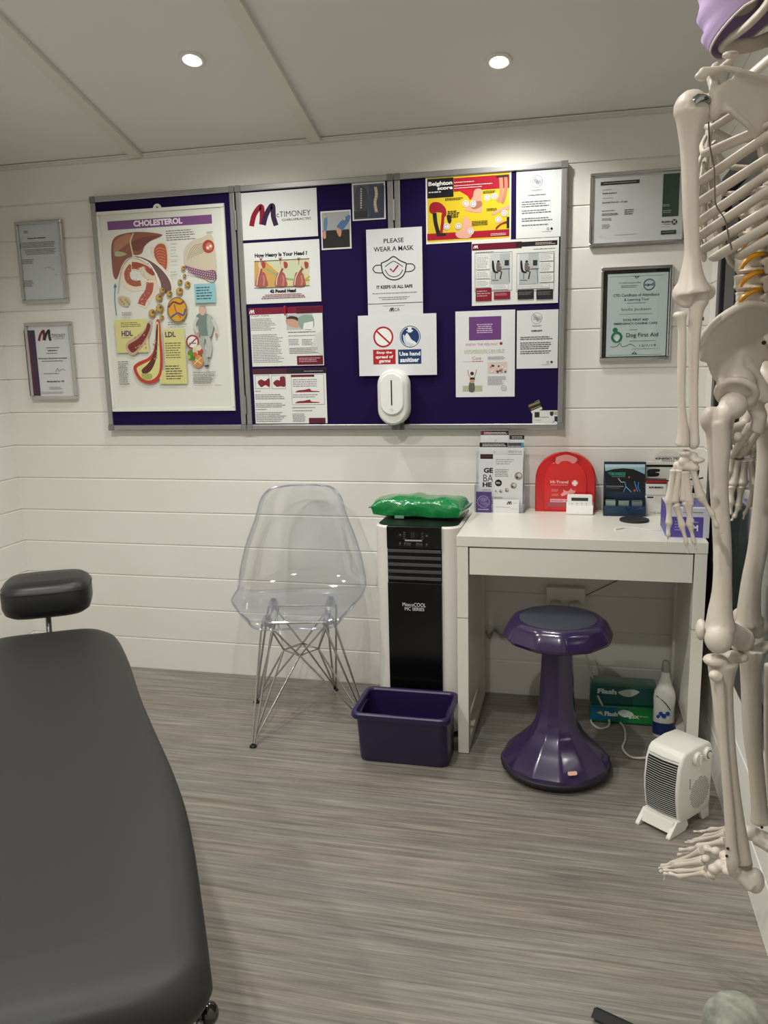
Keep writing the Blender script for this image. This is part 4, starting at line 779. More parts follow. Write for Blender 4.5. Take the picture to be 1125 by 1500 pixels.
def leaf(Y, x0, y0, x1, c='#dcdce0'):
    S = Sheet(Y, *CH, .25, .0012); A, B_ = S.w(x0, y0), S.w(x1, y0); S.mb.bx(A.x, B_.x, Y-.0012, Y, hz+.0035, A.z, S.mi(c)); return S
S = leaf(Yh+.040, 150, 55, 590); S.rect(152, 58, 330, 132, '#6b2434'); S.rect(330, 58, 590, 132, '#2a1a20'); S.rows(205, 80, 575, 122, 2, '#e0d8d8', ragged=.1); S.line([(370, 192), (405, 212), (370, 232)], 6, '#88888c'); S.done('leaflet', None, 'white leaflet with maroon and black top strip, rearmost on the left in the holder', 'leaflet', 'leaflets in the desk holder')
S = leaf(Yh+.034, 602, 128, 836); S.rect(604, 130, 836, 200, '#1c1a20'); S.rows(640, 145, 820, 190, 2, '#b8b8bc'); S.done('leaflet', None, 'white leaflet with plain black top strip, rearmost on the right in the holder', 'leaflet', 'leaflets in the desk holder')
S = leaf(Yh+.027, 132, 245, 575); S.rect(134, 248, 575, 320, '#14161a'); S.rows(180, 262, 560, 310, 2, '#d8dcdc', ragged=.1); S.line([(350, 380), (385, 398), (350, 416)], 6, '#88888c'); S.done('leaflet', None, 'white leaflet with black top strip, middle row on the left in the holder', 'leaflet', 'leaflets in the desk holder')
S = leaf(Yh+.021, 578, 248, 828); S.rect(580, 250, 828, 326, '#4a4858'); S.rect(790, 250, 828, 326, '#4a8fa8'); S.rows(585, 300, 785, 318, 1, '#d8dcdc', ragged=0); S.text(590, 372, 795, 405, 'BEECH LA', '#77777c'); S.rows(580, 428, 805, 438, 1, '#26262c'); S.done('leaflet', None, 'white leaflet with grey and teal top strip, middle row on the right in the holder', 'leaflet', 'leaflets in the desk holder')
S = leaf(Yh+.014, 120, 425, 420, '#d4d4dc'); S.rect(145, 430, 345, 505, '#241a1c'); S.rect(170, 442, 325, 482, '#4a2024'); S.text(200, 645, 345, 725, 'GE', '#26262c', .03); S.text(193, 750, 345, 860, 'BA', '#3a3a40', 0); S.text(183, 872, 325, 945, 'HE', '#26262c', .03); S.rows(180, 985, 320, 1000, 1, '#55555c'); S.done('leaflet', None, 'pale leaflet with bold lettering behind the purple card in the holder', 'leaflet', 'leaflets in the desk holder')
S = leaf(Yh+.008, 345, 442, 815, '#d8d8da'); S.rows(390, 500, 680, 600, 3, '#99999e'); S.rows(375, 660, 590, 790, 5, '#77777c', ragged=.1); S.circ(430, 882, 55, '#26242e'); S.rows(395, 866, 465, 896, 2, '#e8e8ea')
for x, y, r in ((745, 775, 72), (668, 925, 58), (565, 995, 40), (470, 1010, 34), (392, 1006, 24)): S.ring(x, y, r, 5, '#f0f0f0'); S.circ(x, y, r-6, '#8f8a88'); S.circ(x+r*.2, y-r*.2, r*.45, '#c9c2bc'); S.circ(x-r*.3, y+r*.3, r*.28, '#4a4644')
S.rows(360, 1095, 540, 1130, 2, '#99999e'); S.done('leaflet', None, 'white leaflet with a curved row of round photos, frontmost in the holder', 'leaflet', 'leaflets in the desk holder')
S = Sheet(Yh-.0035, *CH, .3, .002); S.base(78, 1018, 322, 1380, '#4f3a78'); S.ring(195, 1175, 95, 6, '#b8a8d0')
rnd = random.Random(4)
for k in range(16): S.ring(195+rnd.uniform(-55, 55), 1175+rnd.uniform(-55, 55), 22, 4, '#9c88bc', n=12)
S.text(108, 1288, 278, 1308, 'STELLA JACKSON', '#e0d8ec', .02); S.done('appointment_card', None, 'purple card with round line-drawn crest leaning at the front of the leaflet holder', 'card')
S = Sheet(Yh-.0045, *CH, .3, .003); S.base(350, 1140, 752, 1395, '#e4e4e6'); logo_m(S, 560, 1168, 640, 1225, '#26141c', '#26141c'); S.rows(650, 1190, 735, 1205, 1, '#99999e'); S.rows(378, 1254, 620, 1268, 1, '#77777c', ragged=.05); S.rows(630, 1285, 735, 1296, 1, '#99999e'); S.rows(366, 1352, 745, 1362, 1, '#88888c', ragged=.2); S.done('card_stack', None, 'small stack of white business cards with M logo at front of the leaflet holder', 'card')

# red first-aid case
a, b_ = BY(783.5, 745, 2.925), BY(872, 745, 2.925); cx = (a.x+b_.x)/2; W2 = (b_.x-a.x)/2; H_ = BY(828, 663, 2.925).z-dh
RED = mat('red_translucent', (212, 26, 30), .22, coat=.3, noise=(18, (190, 14, 22), .25))
fa = thing('first_aid_case', (cx, 2.945, dh), 'red arched plastic first aid case standing on the desk behind card reader', 'first aid case')
def arch(w_, h_, y, z=dh, n=20):
    o = [Vector((cx-w_, y, z)), Vector((cx-w_, y, z+h_*.52))]
    for k in range(1, n): t = PI-PI*k/n; o.append(Vector((cx+w_*math.copysign(abs(math.cos(t))**.9, math.cos(t)), y, z+h_*.52+h_*.48*math.sin(t)**.92)))
    return o+[Vector((cx+w_, y, z+h_*.52)), Vector((cx+w_, y, z))]
mb = MB(); R_ = [arch(W2-.003, H_-.003, 2.972), arch(W2, H_, 2.966), arch(W2, H_, 2.930), arch(W2-.004, H_-.004, 2.925)]; mb.grid(R_, closed=True); mb.add(R_[0], [tuple(range(len(R_[0])))]); mb.add(R_[-1], [tuple(range(len(R_[0])))]); mb.build('shell', RED, fa, smooth=40)
mb = MB(); R_ = [arch(W2*.72, H_*.86, 2.9252, dh+.006), arch(W2*.70, H_*.84, 2.922, dh+.008)]; mb.grid(R_, closed=True); mb.add(R_[-1], [tuple(range(len(R_[0])))]); mb.build('front_panel', mat('red_panel', (196, 18, 24), .2, coat=.4, noise=(14, (224, 40, 40), .3)), fa, smooth=40)
S = Sheet(2.9215, 770, 650, 9.375, .3, 0)
S.poly([(345, 205), (420, 150), (560, 110), (680, 150), (770, 205), (720, 245), (640, 175), (560, 160), (470, 175), (400, 225)], '#b3121c', 4); S.poly([(415, 215), (430, 180), (560, 150), (690, 190), (705, 235), (650, 275), (600, 245), (540, 235), (480, 250), (450, 280), (410, 262)], '#d98a86', 4)
S.text(340, 505, 585, 545, 'Hi-Travel', '#f2c0bc', .015); S.rows(345, 558, 580, 574, 1, '#eaa09c', ragged=0); S.circ(675, 540, 44, '#e88a86'); S.rect(662, 505, 690, 578, '#f6e8e6'); S.rect(640, 528, 712, 554, '#f6e8e6'); S.rows(355, 620, 455, 660, 3, '#e8908c'); S.rows(355, 685, 460, 720, 2, '#e8908c')
S.poly([(480, 700), (520, 660), (515, 625), (550, 650), (590, 650), (625, 612), (645, 640), (690, 645), (680, 670), (640, 690), (620, 680), (560, 700), (500, 720)], '#f0a8a2'); S.rect(338, 760, 700, 804, '#f2b4c0'); S.text(350, 770, 690, 796, 'ENGLISH SETTER', '#a85a78', .02); S.rect(300, 806, 700, 870, '#a85058'); S.done('print', fa)
# card reader in its dock
Yc = 2.872; a, b_ = BY(829, 759, Yc), BY(868.5, 759, Yc); cx = (a.x+b_.x)/2; W2 = (b_.x-a.x)/2
cr = thing('card_reader', (cx, Yc, dh), 'small white card reader standing in a white dock before the red case', 'card reader')
mb = MB(); mb.prism([(cx-W2, Yc, dh), (cx-W2, Yc-.002, dh+.004), (cx-W2+.001, Yc+.010, dh+.030), (cx-W2+.001, Yc+.030, dh+.042), (cx-W2, Yc+.048, dh+.03), (cx-W2, Yc+.052, dh)], (2*W2, 0, 0)); mb.build('dock', PLW, cr, smooth=0, bevel=.002)
zt = BY(848, 724, Yc+.022).z; R_ = Matrix.Rotation(-.22, 3, 'X')
mb = MB(); Yt = Yc+.012; w_ = W2-.003
pts = [Vector((x, 0, z)) for x, z in rrect(cx-w_, cx+w_, dh+.02, zt, .006)]; mb.prism([Vector((q.x, Yt, q.z)) for q in pts], (0, .014, 0)); mb.build('reader', mat('reader_white', (240, 240, 240), .25), cr, smooth=0, bevel=.0015)
S = Sheet(Yt, 770, 650, 9.375, .25, 0); S.rect(628, 742, 858, 786, '#1c1e1e'); S.rect(640, 752, 848, 778, '#2c3230')
for j, y in enumerate((820, 848, 880)):
    for k, x in enumerate((640, 705, 770, 835)): S.circ(x, y, 7, '#9a9a9a', n=10)
S.circ(705, 908, 7, '#9a9a9a'); S.rows(778, 906, 850, 916, 1, '#55585a'); S.done('keypad', cr)
# blue-black product box with open sample tray
CE = (870, 650, 6.25); Yb = 2.86
pb = thing('gel_display_box', (BY(917, 755, Yb).x, Yb, dh), 'black and blue display box with open tray of sachets on the desk', 'display box')
S = Sheet(Yb, *CE, .2, .001); a, b_ = S.w(98, 186), S.w(474, 640)
bl = MB(); bl.bx(a.x, b_.x, Yb+.002, Yb+.075, dh, dh+.034); bl.bx(a.x, b_.x, Yb+.06, Yb+.075, dh+.034, a.z); bl.prism([(a.x, Yb+.06, dh+.10), (a.x, Yb+.06, dh+.034), (a.x, Yb+.004, dh+.034)], (.002, 0, 0)); bl.prism([(b_.x-.002, Yb+.06, dh+.10), (b_.x-.002, Yb+.06, dh+.034), (b_.x-.002, Yb+.004, dh+.034)], (.002, 0, 0)); bl.build('carton', mat('navy_card', (26, 44, 66), .35), pb, smooth=0)
S = Sheet(Yb+.0598, *CE, .25, 0); S.poly([(100, 188), (468, 188), (464, 440), (108, 440)], '#10151c'); S.poly([(100, 188), (468, 188), (466, 280), (430, 262), (360, 232), (270, 224), (180, 232), (104, 250)], '#8fb8c4'); S.poly([(100, 188), (468, 188), (468, 215), (100, 218)], '#b8d0da')
S.poly([(125, 265), (158, 255), (150, 275), (158, 292)], '#1f7a66'); S.text(160, 262, 290, 290, 'BIOFREEZE', '#2f9a80', .02); S.rows(165, 296, 285, 304, 1, '#8fa8b0', ragged=0)
S.line([(222, 315), (250, 352), (280, 350)], 5, '#c9d8e0'); S.line([(285, 350), (290, 395), (270, 440)], 7, '#4f9ad0', 4); S.line([(290, 390), (330, 430), (345, 440)], 7, '#5fb0e0', 4); S.line([(370, 345), (385, 395), (400, 438)], 8, '#4a8fd0', 4); S.line([(410, 350), (405, 400), (425, 438)], 8, '#3f7fc4', 4); S.circ(322, 306, 9, '#c0502c'); S.circ(372, 428, 12, '#c0502c'); S.rows(112, 385, 270, 392, 1, '#c9d0d4', ragged=0); S.rows(112, 400, 260, 408, 1, '#77909c'); S.done('artwork', pb)
S = Sheet(Yb+.0019, *CE, .25, 0); S.rect(104, 575, 468, 636, '#1f3a58'); S.line([(290, 575), (310, 610), (345, 580)], 6, '#12161c', 4); S.line([(400, 605), (430, 585), (440, 600)], 6, '#5a4a8c', 4); S.done('front_print', pb)
for k in range(6):
    mb = MB(); x = lerp(a.x+.008, b_.x-.030, (k % 3)/2.3); z = dh+.0342; y = Yb+.012+.016*(k//3); mb.box((x+.016, y+.008, z+.006+.002*(k % 2)), (.034, .003, .018), rz=.12*(k % 3-1)); tag(mb.build('sample_sachet', mat('silver_film', (150, 166, 160), .25, .6), smooth=0, bevel=.0008), 'silver-grey sachet standing in the tray of the blue-black display box', 'sachet', 'sachets in the display box')
# tape display
Yk = 2.90; kb = thing('tape_display_box', (BY(990, 755, Yk).x, Yk, dh), 'white sports tape display box with domed header, behind the skeleton hand', 'display box')
S = Sheet(Yk, *CE, .25, .001); a, b_ = S.w(478, 185), S.w(800, 690)
c1 = S.w(462, 440).x
mb = MB(); mb.bx(a.x, b_.x, Yk+.05, Yk+.075, dh, a.z); q0, q1 = S.w(548, 150).x, S.w(830, 150).x; zc_ = a.z; r_ = (q1-q0)/2
mb.prism([Vector(((q0+q1)/2+r_*math.cos(PI*k/18), Yk+.056, zc_+r_*.86*math.sin(PI*k/18))) for k in range(19)], (0, .003, 0)); mb.build('header', mat('card_white', (214, 212, 206), .45), kb, smooth=0)
zt = S.w(500, 470).z; mb = MB(); mb.bx(S.w(486, 0).x, b_.x, Yk-.012, Yk+.049, dh, zt); mb.build('tray', mat('card_white', (214, 212, 206), .45), kb, smooth=0)
S = Sheet(Yk+.0495, *CE, .25, 0); S.rect(480, 192, 800, 214, '#141414'); S.rect(480, 222, 800, 330, '#cfccc4'); S.poly([(500, 235), (598, 232), (598, 255), (560, 262), (598, 270), (585, 298), (500, 300), (488, 275)], '#17171a', 4); S.rect(484, 332, 800, 346, '#2a2a2a'); S.done('band_print', kb)
S = Sheet(Yk+.0555, *CE, .25, 0); S.rect(582, 118, 800, 121, '#8a8884'); S.text(565, 127, 800, 145, 'KINESIO TEX', '#26262a', .02); S.text(622, 150, 735, 164, 'GOLD', '#55555a', .01); S.done('header_lettering', kb)
S = Sheet(Yk-.0125, *CE, .25, 0); S.rect(488, 484, 545, 497, '#141414')
for r in (12, 24, 36): S.ring(592, 505, r, 2.5, '#c9c4bc')
S.text(510, 624, 640, 642, 'THE ART', '#77777a'); S.done('tray_print', kb)
Yr = Yk-.014; q = BY(963, 720, Yr+.02)
tr = thing('tape_box', (BY(961, 745, Yr).x, Yr+.02, zt), 'white tape carton with red lid edge sitting on the tape display tray', 'carton')
S = Sheet(Yr, *CE, .25, .0); a2, b2 = S.w(480, 365), S.w(668, 440); zt2 = zt
mb = MB(); mb.bx(a2.x, b2.x, Yr+.001, Yr+.045, zt+.0005, a2.z); mb.build('carton', mat('card_white', (214, 212, 206), .45), tr, smooth=0, bevel=.004)
mb = MB(); mb.bx(a2.x, b2.x, Yr+.001, Yr+.045, a2.z, a2.z+.004); mb.bx(a2.x, b2.x, Yr+.006, Yr+.045, a2.z+.009, a2.z+.012); mb.build('dark_insert', mat('dark_insert', (60, 40, 36), .5), tr, smooth=0)
mb = MB(); mb.bx(a2.x, b2.x, Yr+.003, Yr+.045, a2.z+.004, a2.z+.009); mb.build('lid_edge', mat('red_plastic', (190, 22, 28), .3), tr, smooth=0)
S.text(505, 392, 636, 409, 'KINESIO', '#26262a', .03); S.done('carton_lettering', tr)
# purple tissue / glove box at the right end of the desk
gx0, gx1, gy0, gy1 = .262, .372, 2.575, 2.80; q0 = BZ(976, 787, dh); q1 = BZ(1043, 786, dh)
gx0 = q0.x; gy0 = q0.y; gx1 = min(q1.x, .385); gh = BY(1000, 744, gy0).z-dh
gb = thing('glove_box', ((gx0+gx1)/2, (gy0+gy0+.2)/2, dh), 'purple and white cardboard glove box on the right front of the desk', 'glove box')
VIO = mat('violet_card', (86, 74, 158), .4); mb = MB(); mb.bx(gx0, gx1, gy0, gy0+.19, dh, dh+gh); mb.build('carton', mat('card_blue_white', (206, 206, 218), .4), gb, smooth=0, bevel=.0008)
mb = MB(); mb.bx(gx0-.0006, gx0, gy0+.012, gy0+.19, dh, dh+gh); mb.bx(gx0+.01, gx1-.01, gy0+.02, gy0+.18, dh+gh, dh+gh+.0006); mb.bx(gx0+.006, gx1-.018, gy0-.0006, gy0, dh+.002, dh+gh*.70); mb.build('violet_print', VIO, gb, smooth=0)
S = Sheet(gy0-.0008, *CE, .3, 0); S.text(905, 745, 952, 800, 'M', '#e8e8f4', .02); S.rows(905, 712, 955, 726, 1, '#c9c8e0', ragged=0); S.rows(740, 700, 830, 800, 4, '#8f88c4'); S.rows(820, 622, 1000, 636, 1, '#77778c', ragged=0); S.done('lettering', gb)
mb = MB(); c = ((gx0+gx1)/2, gy0+.09, dh+gh+.0008); mb.lathe([(.001, 0), (.03, 0)], c, 24, cap=False); mb.build('opening', mat('dark_violet', (40, 28, 90), .6), gb)
# white tape dispenser with dark handle behind the box
Yd = 2.885; q = BY(1028, 735, Yd)
td = thing('white_dispenser', (q.x, Yd, dh), 'white rounded appliance with slim black upright handle, behind the glove box', 'dispenser')
mb = MB(); q0, q1 = BY(1004, 740, Yd), BY(1046, 700, Yd); cxx = .345; mb.lathe([(.02, 0), (.026, .004), (.027, .03), (.026, .06), (.022, .085), (.018, .10), (.001, .104)], (cxx, Yd-.055, dh), 28, cap=False); mb.build('body', PLW, td, smooth=60)
mb = MB(); mb.tube([BY(1016, 722, Yd-.03), BY(1022, 688, Yd-.03)], [.0055, .0065], 10); mb.build('handle', BLK, td, smooth=50)
mb = MB(); A_ = BY(1005, 718, Yd-.032); mb.box((A_.x, A_.y, A_.z-.004), (.03, .02, .035)); mb.build('cartridge', mat('plum', (70, 30, 60), .4), td, smooth=0, bevel=.002)
# round black disc and white cable on the desk
q = BZ(929, 763, dh); mb = MB(); mb.lathe([(.001, 0), (.046, 0), (.048, .003), (.047, .007), (.001, .0078)], (q.x, q.y, dh), 40, cap=False); tag(mb.build('black_disc', mat('charcoal_disc', (34, 33, 36), .6, bump=(80, .3, .001)), None, smooth=40), 'flat round black disc lying on the desk before the display boxes', 'disc')
pts = [BZ(x, y, dh+.002) for x, y in ((914, 773), (935, 774), (955, 777), (975, 776))]; mb = MB(); mb.tube(spl(pts, 5), .0012, 6); cb = mb.build('cable', PLW, None); 
mb = MB(); mb.tube([BZ(901, 775, dh+.003), BZ(914, 773, dh+.003)], [.0034, .0026], 8); mb.build('plug', PLW, cb); tag(cb, 'thin white charging cable lying on the desk in front of the black disc', 'cable')

# ------------------------------------------------------------------ under the desk
so = thing('wall_socket', (0, D, .56), 'white double wall socket with plugs on wall under the desk', 'socket')
a, b_ = BY(800, 868, D-.03), BY(857, 868, D-.03)
zz = BY(830, 861, D-.03).z; z2 = BY(830, 893, D-.03).z
mb = MB(); mb.bx(a.x, b_.x, D-.034, D, z2-.02, zz); mb.build('back_box', PLW, so, smooth=0, bevel=.003)
for k in (.27, .75):
    mb = MB(); x = lerp(a.x, b_.x, k); mb.box((x, D-.050, z2+.012), (.046, .032, .046)); mb.build('plug', mat('plug_white', (205, 203, 196), .4), so, smooth=0, bevel=.009)
pts = [BY(848, 880, D-.05), BY(852, 915, D-.06), BY(856, 950, 2.93), BY(866, 985, 2.90), Vector((.085, 2.80, .10)), BZ(889, 1045, .03), BZ(892, 1062, .006), BZ(878, 1067, .006), BZ(866, 1057, .006), BZ(872, 1048, .006), BZ(893, 1051, .006), BZ(912, 1062, .006), BZ(916, 1082, .006), BZ(912, 1096, .006), BZ(925, 1109, .006), BZ(948, 1110, .02)]
mb = MB(); mb.tube(spl(pts, 7), .0036, 8); tag(mb.build('power_cable', mat('cable_white', (216, 214, 206), .4), None, smooth=60), 'white power cable looping on the floor from wall socket to fan heater', 'cable')
pts = [BY(858, 872, D-.02), BY(880, 862, D-.01), BY(905, 850, D-.01)]; mb = MB(); mb.tube(spl(pts, 5), .0016, 6); tag(mb.build('thin_cable', mat('dark_cable', (70, 66, 60), .5), None), 'thin dark cable running up behind the desk from the socket', 'cable')
mb = MB(); pts = [BY(711, 926, D-.012), BY(716, 931, D-.015), BY(724, 924, D-.015), BY(735, 930, D-.016), BY(752, 928, D-.014), BY(770, 935, D-.012)]; mb.tube(spl(pts, 6), .0035, 7)
mb.tube(spl([p_+Vector((.004, -.006, .01*(-1)**i)) for i, p_ in enumerate(pts)], 6), .003, 7); tag(mb.build('cable_bundle', mat('grey_cable', (150, 148, 140), .45), None), 'grey bundled cables on the wall behind the left desk leg', 'cable bundle')
# wipes packs
def flashbox(z0, h, label, top):
    y = 2.80; a, b_ = BY(863, 1060, y), BY(962, 1060, y)
    t = thing('floor_wipes_pack', ((a.x+b_.x)/2, y+.05, z0), label, 'wipes pack')
    mb = MB(); mb.bx(a.x, b_.x, y, y+.11, z0, z0+h); TE = mat('teal_film', (14, 104, 116), .25, coat=.3, noise=(9, (10, 120, 70), .2), stretch=(1, 1, .5)); mb.build('pack', TE, t, smooth=40, bevel=.010, seg=3)
    S = Sheet(y-.0005, 700, 830, 3.125, .3, .0)
    if top: S.poly([(515, 560), (560, 552), (800, 560), (822, 575), (822, 632), (515, 628)], '#1f5a58'); S.text(548, 560, 635, 583, 'Flash', '#d8e8dc', .03); S.poly([(640, 575), (700, 562), (740, 575), (690, 598)], '#c4d8cc', 3)
    else: S.poly([(518, 645), (640, 645), (630, 700), (518, 700)], '#0f6c8c'); S.poly([(690, 650), (815, 655), (812, 720), (690, 715)], '#1c8a3c'); S.text(580, 664, 640, 685, 'Flash', '#e8f0e8', .03); S.poly([(640, 670), (665, 655), (700, 665), (712, 682), (672, 690)], '#dfe8e2', 3); S.text(705, 682, 738, 696, '2X', '#e8f0e8', .03); S.circ(697, 690, 7, '#e8f0e8'); S.poly([(545, 668), (565, 660), (575, 682), (560, 674)], '#e8c040'); S.rows(740, 684, 790, 692, 1, '#a8d8a8')
    S.done('print', t); return t
flashbox(0.0, .070, 'teal and green floor wipes pack on floor under desk, lower of two', False)
flashbox(.071, .065, 'dark teal floor wipes pack under desk, stacked on the other pack', True)
# spray bottle
q = BZ(974, 1078, 0); q = Vector((.300, 2.735, 0)); bo = thing('cleaner_bottle', q, 'white cleaner bottle with blue label and grey collar under right end of the desk', 'bottle')
def oval(z, w_, d_, n=24): return [Vector((q.x+w_*math.cos(2*PI*k/n), q.y+d_*math.sin(2*PI*k/n), z)) for k in range(n)]
pr = [(z*.93, w_) for z, w_ in [(0, .030), (.004, .034), (.12, .0345), (.15, .036), (.175, .033), (.20, .024), (.225, .016), (.24, .0135), (.252, .0135)]]
mb = MB(); R_ = [oval(z, w_, w_*.62) for z, w_ in pr]; mb.grid(R_, closed=True); mb.add(R_[0], [tuple(range(24))]); mb.add(R_[-1], [tuple(range(24))]); mb.build('bottle', PLW, bo, smooth=60)
mb = MB(); mb.lathe([(.0145, .234), (.0145, .244), (.013, .246), (.013, .265), (.008, .271)], (q.x, q.y, 0), 18); mb.build('cap', mat('cap_grey', (150, 150, 148), .4), bo, smooth=50)
mb = MB(); mb.grid([[Vector((q.x+.0352*math.cos(t), q.y+.0352*.64*math.sin(t), z)) for t in [PI+PI*k/14 for k in range(15)]] for z in (.012, .055)]); mb.build('label_band', mat('bottle_blue', (24, 44, 96), .3), bo)
for (dx, z, r) in ((-.012, .09, .007), (-.002, .083, .008), (.01, .092, .007), (-.02, .078, .006)):
    mb = MB(); t = math.asin(max(-1, min(1, dx/.035))); yy = q.y-.0352*.64*math.cos(t); mb.lathe([(.0005, 0), (r, 0), (r, .001), (.0005, .0012)], (q.x+dx, yy-.0005, z), 14, ax=Matrix.Rotation(PI/2, 3, 'X'), cap=False); mb.build('label_dot', mat('bottle_blue2', (36, 76, 150), .3), bo)
mb = MB(); mb.tube(spl([(q.x-.028, q.y-.014, .15), (q.x, q.y-.0235, .13), (q.x+.018, q.y-.021, .105)], 5), .0016, 5); mb.build('label_swoosh', mat('bottle_black', (20, 22, 30), .3), bo)

# ------------------------------------------------------------------ fan heater
f0, f1 = BZ(940, 1196, 0), BZ(992, 1224, 0); f0 = Vector((.193, 2.19, 0)); f1 = Vector((.277, 2.122, 0))
ux = (f1-f0).normalized(); uy = Vector((-ux.y, ux.x, 0)); wid = .120; dep = .163
hc = (f0+f1)/2
ht = thing('fan_heater', hc+uy*dep/2, 'white upright fan heater with black grille on the floor beside desk', 'fan heater')
def hw(x, y, z): return hc+ux*x+uy*y+Vector((0, 0, z))
HW_ = mat('heater_white', (228, 226, 218), .32); hx = wid/2
side = [(.020, .026), (.010, .055), (.002, .10), (.0, .135), (.006, .19), (.018, .218), (.030, .229), (.09, .234), (.145, .229), (.158, .220), (.163, .18), (.163, .055), (.158, .026)]
mb = MB(); mb.prism([hw(-hx*.92, y, z) for y, z in side], ux*(hx*1.84)); mb.build('housing', HW_, ht, smooth=35, bevel=.008, seg=3)
mb = MB()
for n_ in range(2):
    s_ = -1 if n_ == 0 else 1
    mb = MB(); x = s_*hx*.80; mb.prism([hw(x-.006, -.030, 0), hw(x-.006, -.030, .006), hw(x-.006, .004, .040), hw(x-.006, .05, .036), hw(x-.006, .06, .012), hw(x-.006, .045, .0)], ux*.012); mb.build('foot', HW_, ht, smooth=0, bevel=.002)
    mb = MB(); mb.prism([hw(x-.006, .132, 0), hw(x-.006, .118, .030), hw(x-.006, .158, .030), hw(x-.006, .163, .0)], ux*.012); mb.build('foot', HW_, ht, smooth=0, bevel=.002)
mb = MB(); mb.prism([hw(-hx*.8, .012, .012), hw(-hx*.8, -.018, .010), hw(-hx*.8, -.004, .04), hw(-hx*.8, .02, .042)], ux*(hx*1.6)); mb.build('front_skirt', HW_, ht, smooth=0, bevel=.003)
# grille: recessed dark face with slats
def fy(z): # front profile y at height z
    for (y0, z0), (y1, z1) in zip(side[:6], side[1:7]):
        if z0 <= z <= z1: return lerp(y0, y1, (z-z0)/(z1-z0))
    return 0
zs = [.046+.011*k for k in range(16)]; zs = [z for z in zs if z <= .206]
mb = MB(); mb.grid([[hw(-hx*.76, fy(z)-.0012, z), hw(hx*.76, fy(z)-.0012, z)] for z in zs]); mb.build('grille_back', BLKM, ht, smooth=0)
mb = MB()
nsl = 26
SLT = mat('slat_silver', (170, 170, 168), .35, .3)
for k in range(nsl):
    z = .048+k*(.160/(nsl-1)); mb = MB(); y = fy(z)-.0022; bow = .003; mb.tube([hw(-hx*.76, y, z), hw(0, y-bow, z-.001), hw(hx*.76, y, z)], .0011, 5); mb.build('slat', SLT, ht, smooth=0)
# side vent (dots), knobs
VD = mat('vent_dark', (60, 60, 58), .6); mb = MB()
Rx = Matrix((ux, Vector((0, 0, 1)), -uy)).transposed()   # local z -> side? built below
def side_disc(mb, y, z, r, t0, t1, seg=20, x=hx*.92):
    R = Matrix(((0, 0, 0), (0, 0, 0), (0, 0, 0)))
    vs = []
    for t in (t0, t1):
        for k in range(seg): a_ = 2*PI*k/seg; vs.append(hw(x+t, y+r*math.cos(a_), z+r*math.sin(a_)))
    mb.add(vs, [tuple(range(seg)), tuple(range(2*seg-1, seg-1, -1))]+[(i, (i+1) % seg, seg+(i+1) % seg, seg+i) for i in range(seg)])
for i in range(-8, 9):
    for j in range(-8, 9):
        if i*i+j*j <= 66 and (i+j) % 1 == 0: side_disc(mb, .104+i*.0056, .095+j*.0056, .0016, 0, .0006, 5)
o = mb.build('side_vent', VD, ht, smooth=0, fix=False)
for (y, z, r) in ((.078, .203, .019), (.124, .203, .019)):
    mb = MB(); side_disc(mb, y, z, r, -.001, .012, 28); kn = mb.build('knob', mat('knob_white', (218, 216, 208), .35), ht, smooth=30, bevel=.003)
    mb = MB(); side_disc(mb, y, z, r*.62, .012, .0125, 24); 
    if y > .1: mb.build('dial_ring', mat('dial_black', (22, 22, 22), .4), kn, smooth=0); mb = MB(); side_disc(mb, y, z, r*.46, .0125, .0145, 24); mb.build('dial_cap', mat('knob_white', (218, 216, 208), .35), kn, smooth=0)
    else: mb = MB(); mb.prism([hw(hx*.92+.012, y-.003, z-.014), hw(hx*.92+.012, y+.003, z-.014), hw(hx*.92+.012, y+.003, z+.014), hw(hx*.92+.012, y-.003, z+.014)], ux*.005); mb.build('pointer', mat('knob_white', (218, 216, 208), .35), kn, smooth=0)
mb = MB(); mb.prism([hw(hx*.92, .052, .12), hw(hx*.92, .056, .12), hw(hx*.92, .056, .15), hw(hx*.92, .052, .15)], ux*.0015); mb.build('side_catch', mat('catch_grey', (170, 168, 160), .4), ht, smooth=0)

# ------------------------------------------------------------------ treatment couch
ZT = .56; s_ = 1.0
He = BZ(66, 928, ZT); ax_ = Vector((.505, -.863, 0)).normalized(); lt = Vector((.863, .505, 0))
def edge_at(px, py): q = BZ(px, py, ZT); d_ = q-He; return d_.dot(ax_), d_.dot(lt)
prof_px = [(130, 915), (160, 919), (175, 930), (188, 955), (205, 1005), (227, 1055), (250, 1105), (270, 1160), (283, 1220), (295, 1300), (304, 1370)]
ed = [edge_at(*p_) for p_ in prof_px]; L_end = ed[-1][0]+.03; wmax = ed[-1][1]
half = [(0.0, .0)]+[(a_, w_) for a_, w_ in ed]
half += [(L_end+.015, wmax-.004), (L_end+.045, wmax-.035), (L_end+.058, wmax-.10), (L_end+.062, 0)]
half[0] = (min(0, ed[0][0])-.004, 0)
hs = spl([Vector((a_, w_)) for a_, w_ in half], 5)
outline = [(q.x, q.y) for q in hs]+[(q.x, -q.y) for q in reversed(hs[1:-1])]
cb_ = He+ax_*(L_end/2); cen = (L_end/2, 0)
cou = thing('treatment_couch', (cb_.x, cb_.y, 0), 'black upholstered treatment couch with narrow head end, filling the lower left', 'treatment couch')
def ring_(k, z): 
    out = []
    for a_, w_ in outline:
        da = a_-cen[0]; l = math.hypot(da, w_) or 1; f_ = max(0, (l-k)/l) if k >= 0 else (l-k)/l
        # inset along both directions
        out.append(He+ax_*(cen[0]+da*(1-k/(L_end/2+.05)))+lt*(w_*(1-k/max(wmax, .01)))+Vector((0, 0, z)))
    return out
mb = MB(); R_ = []
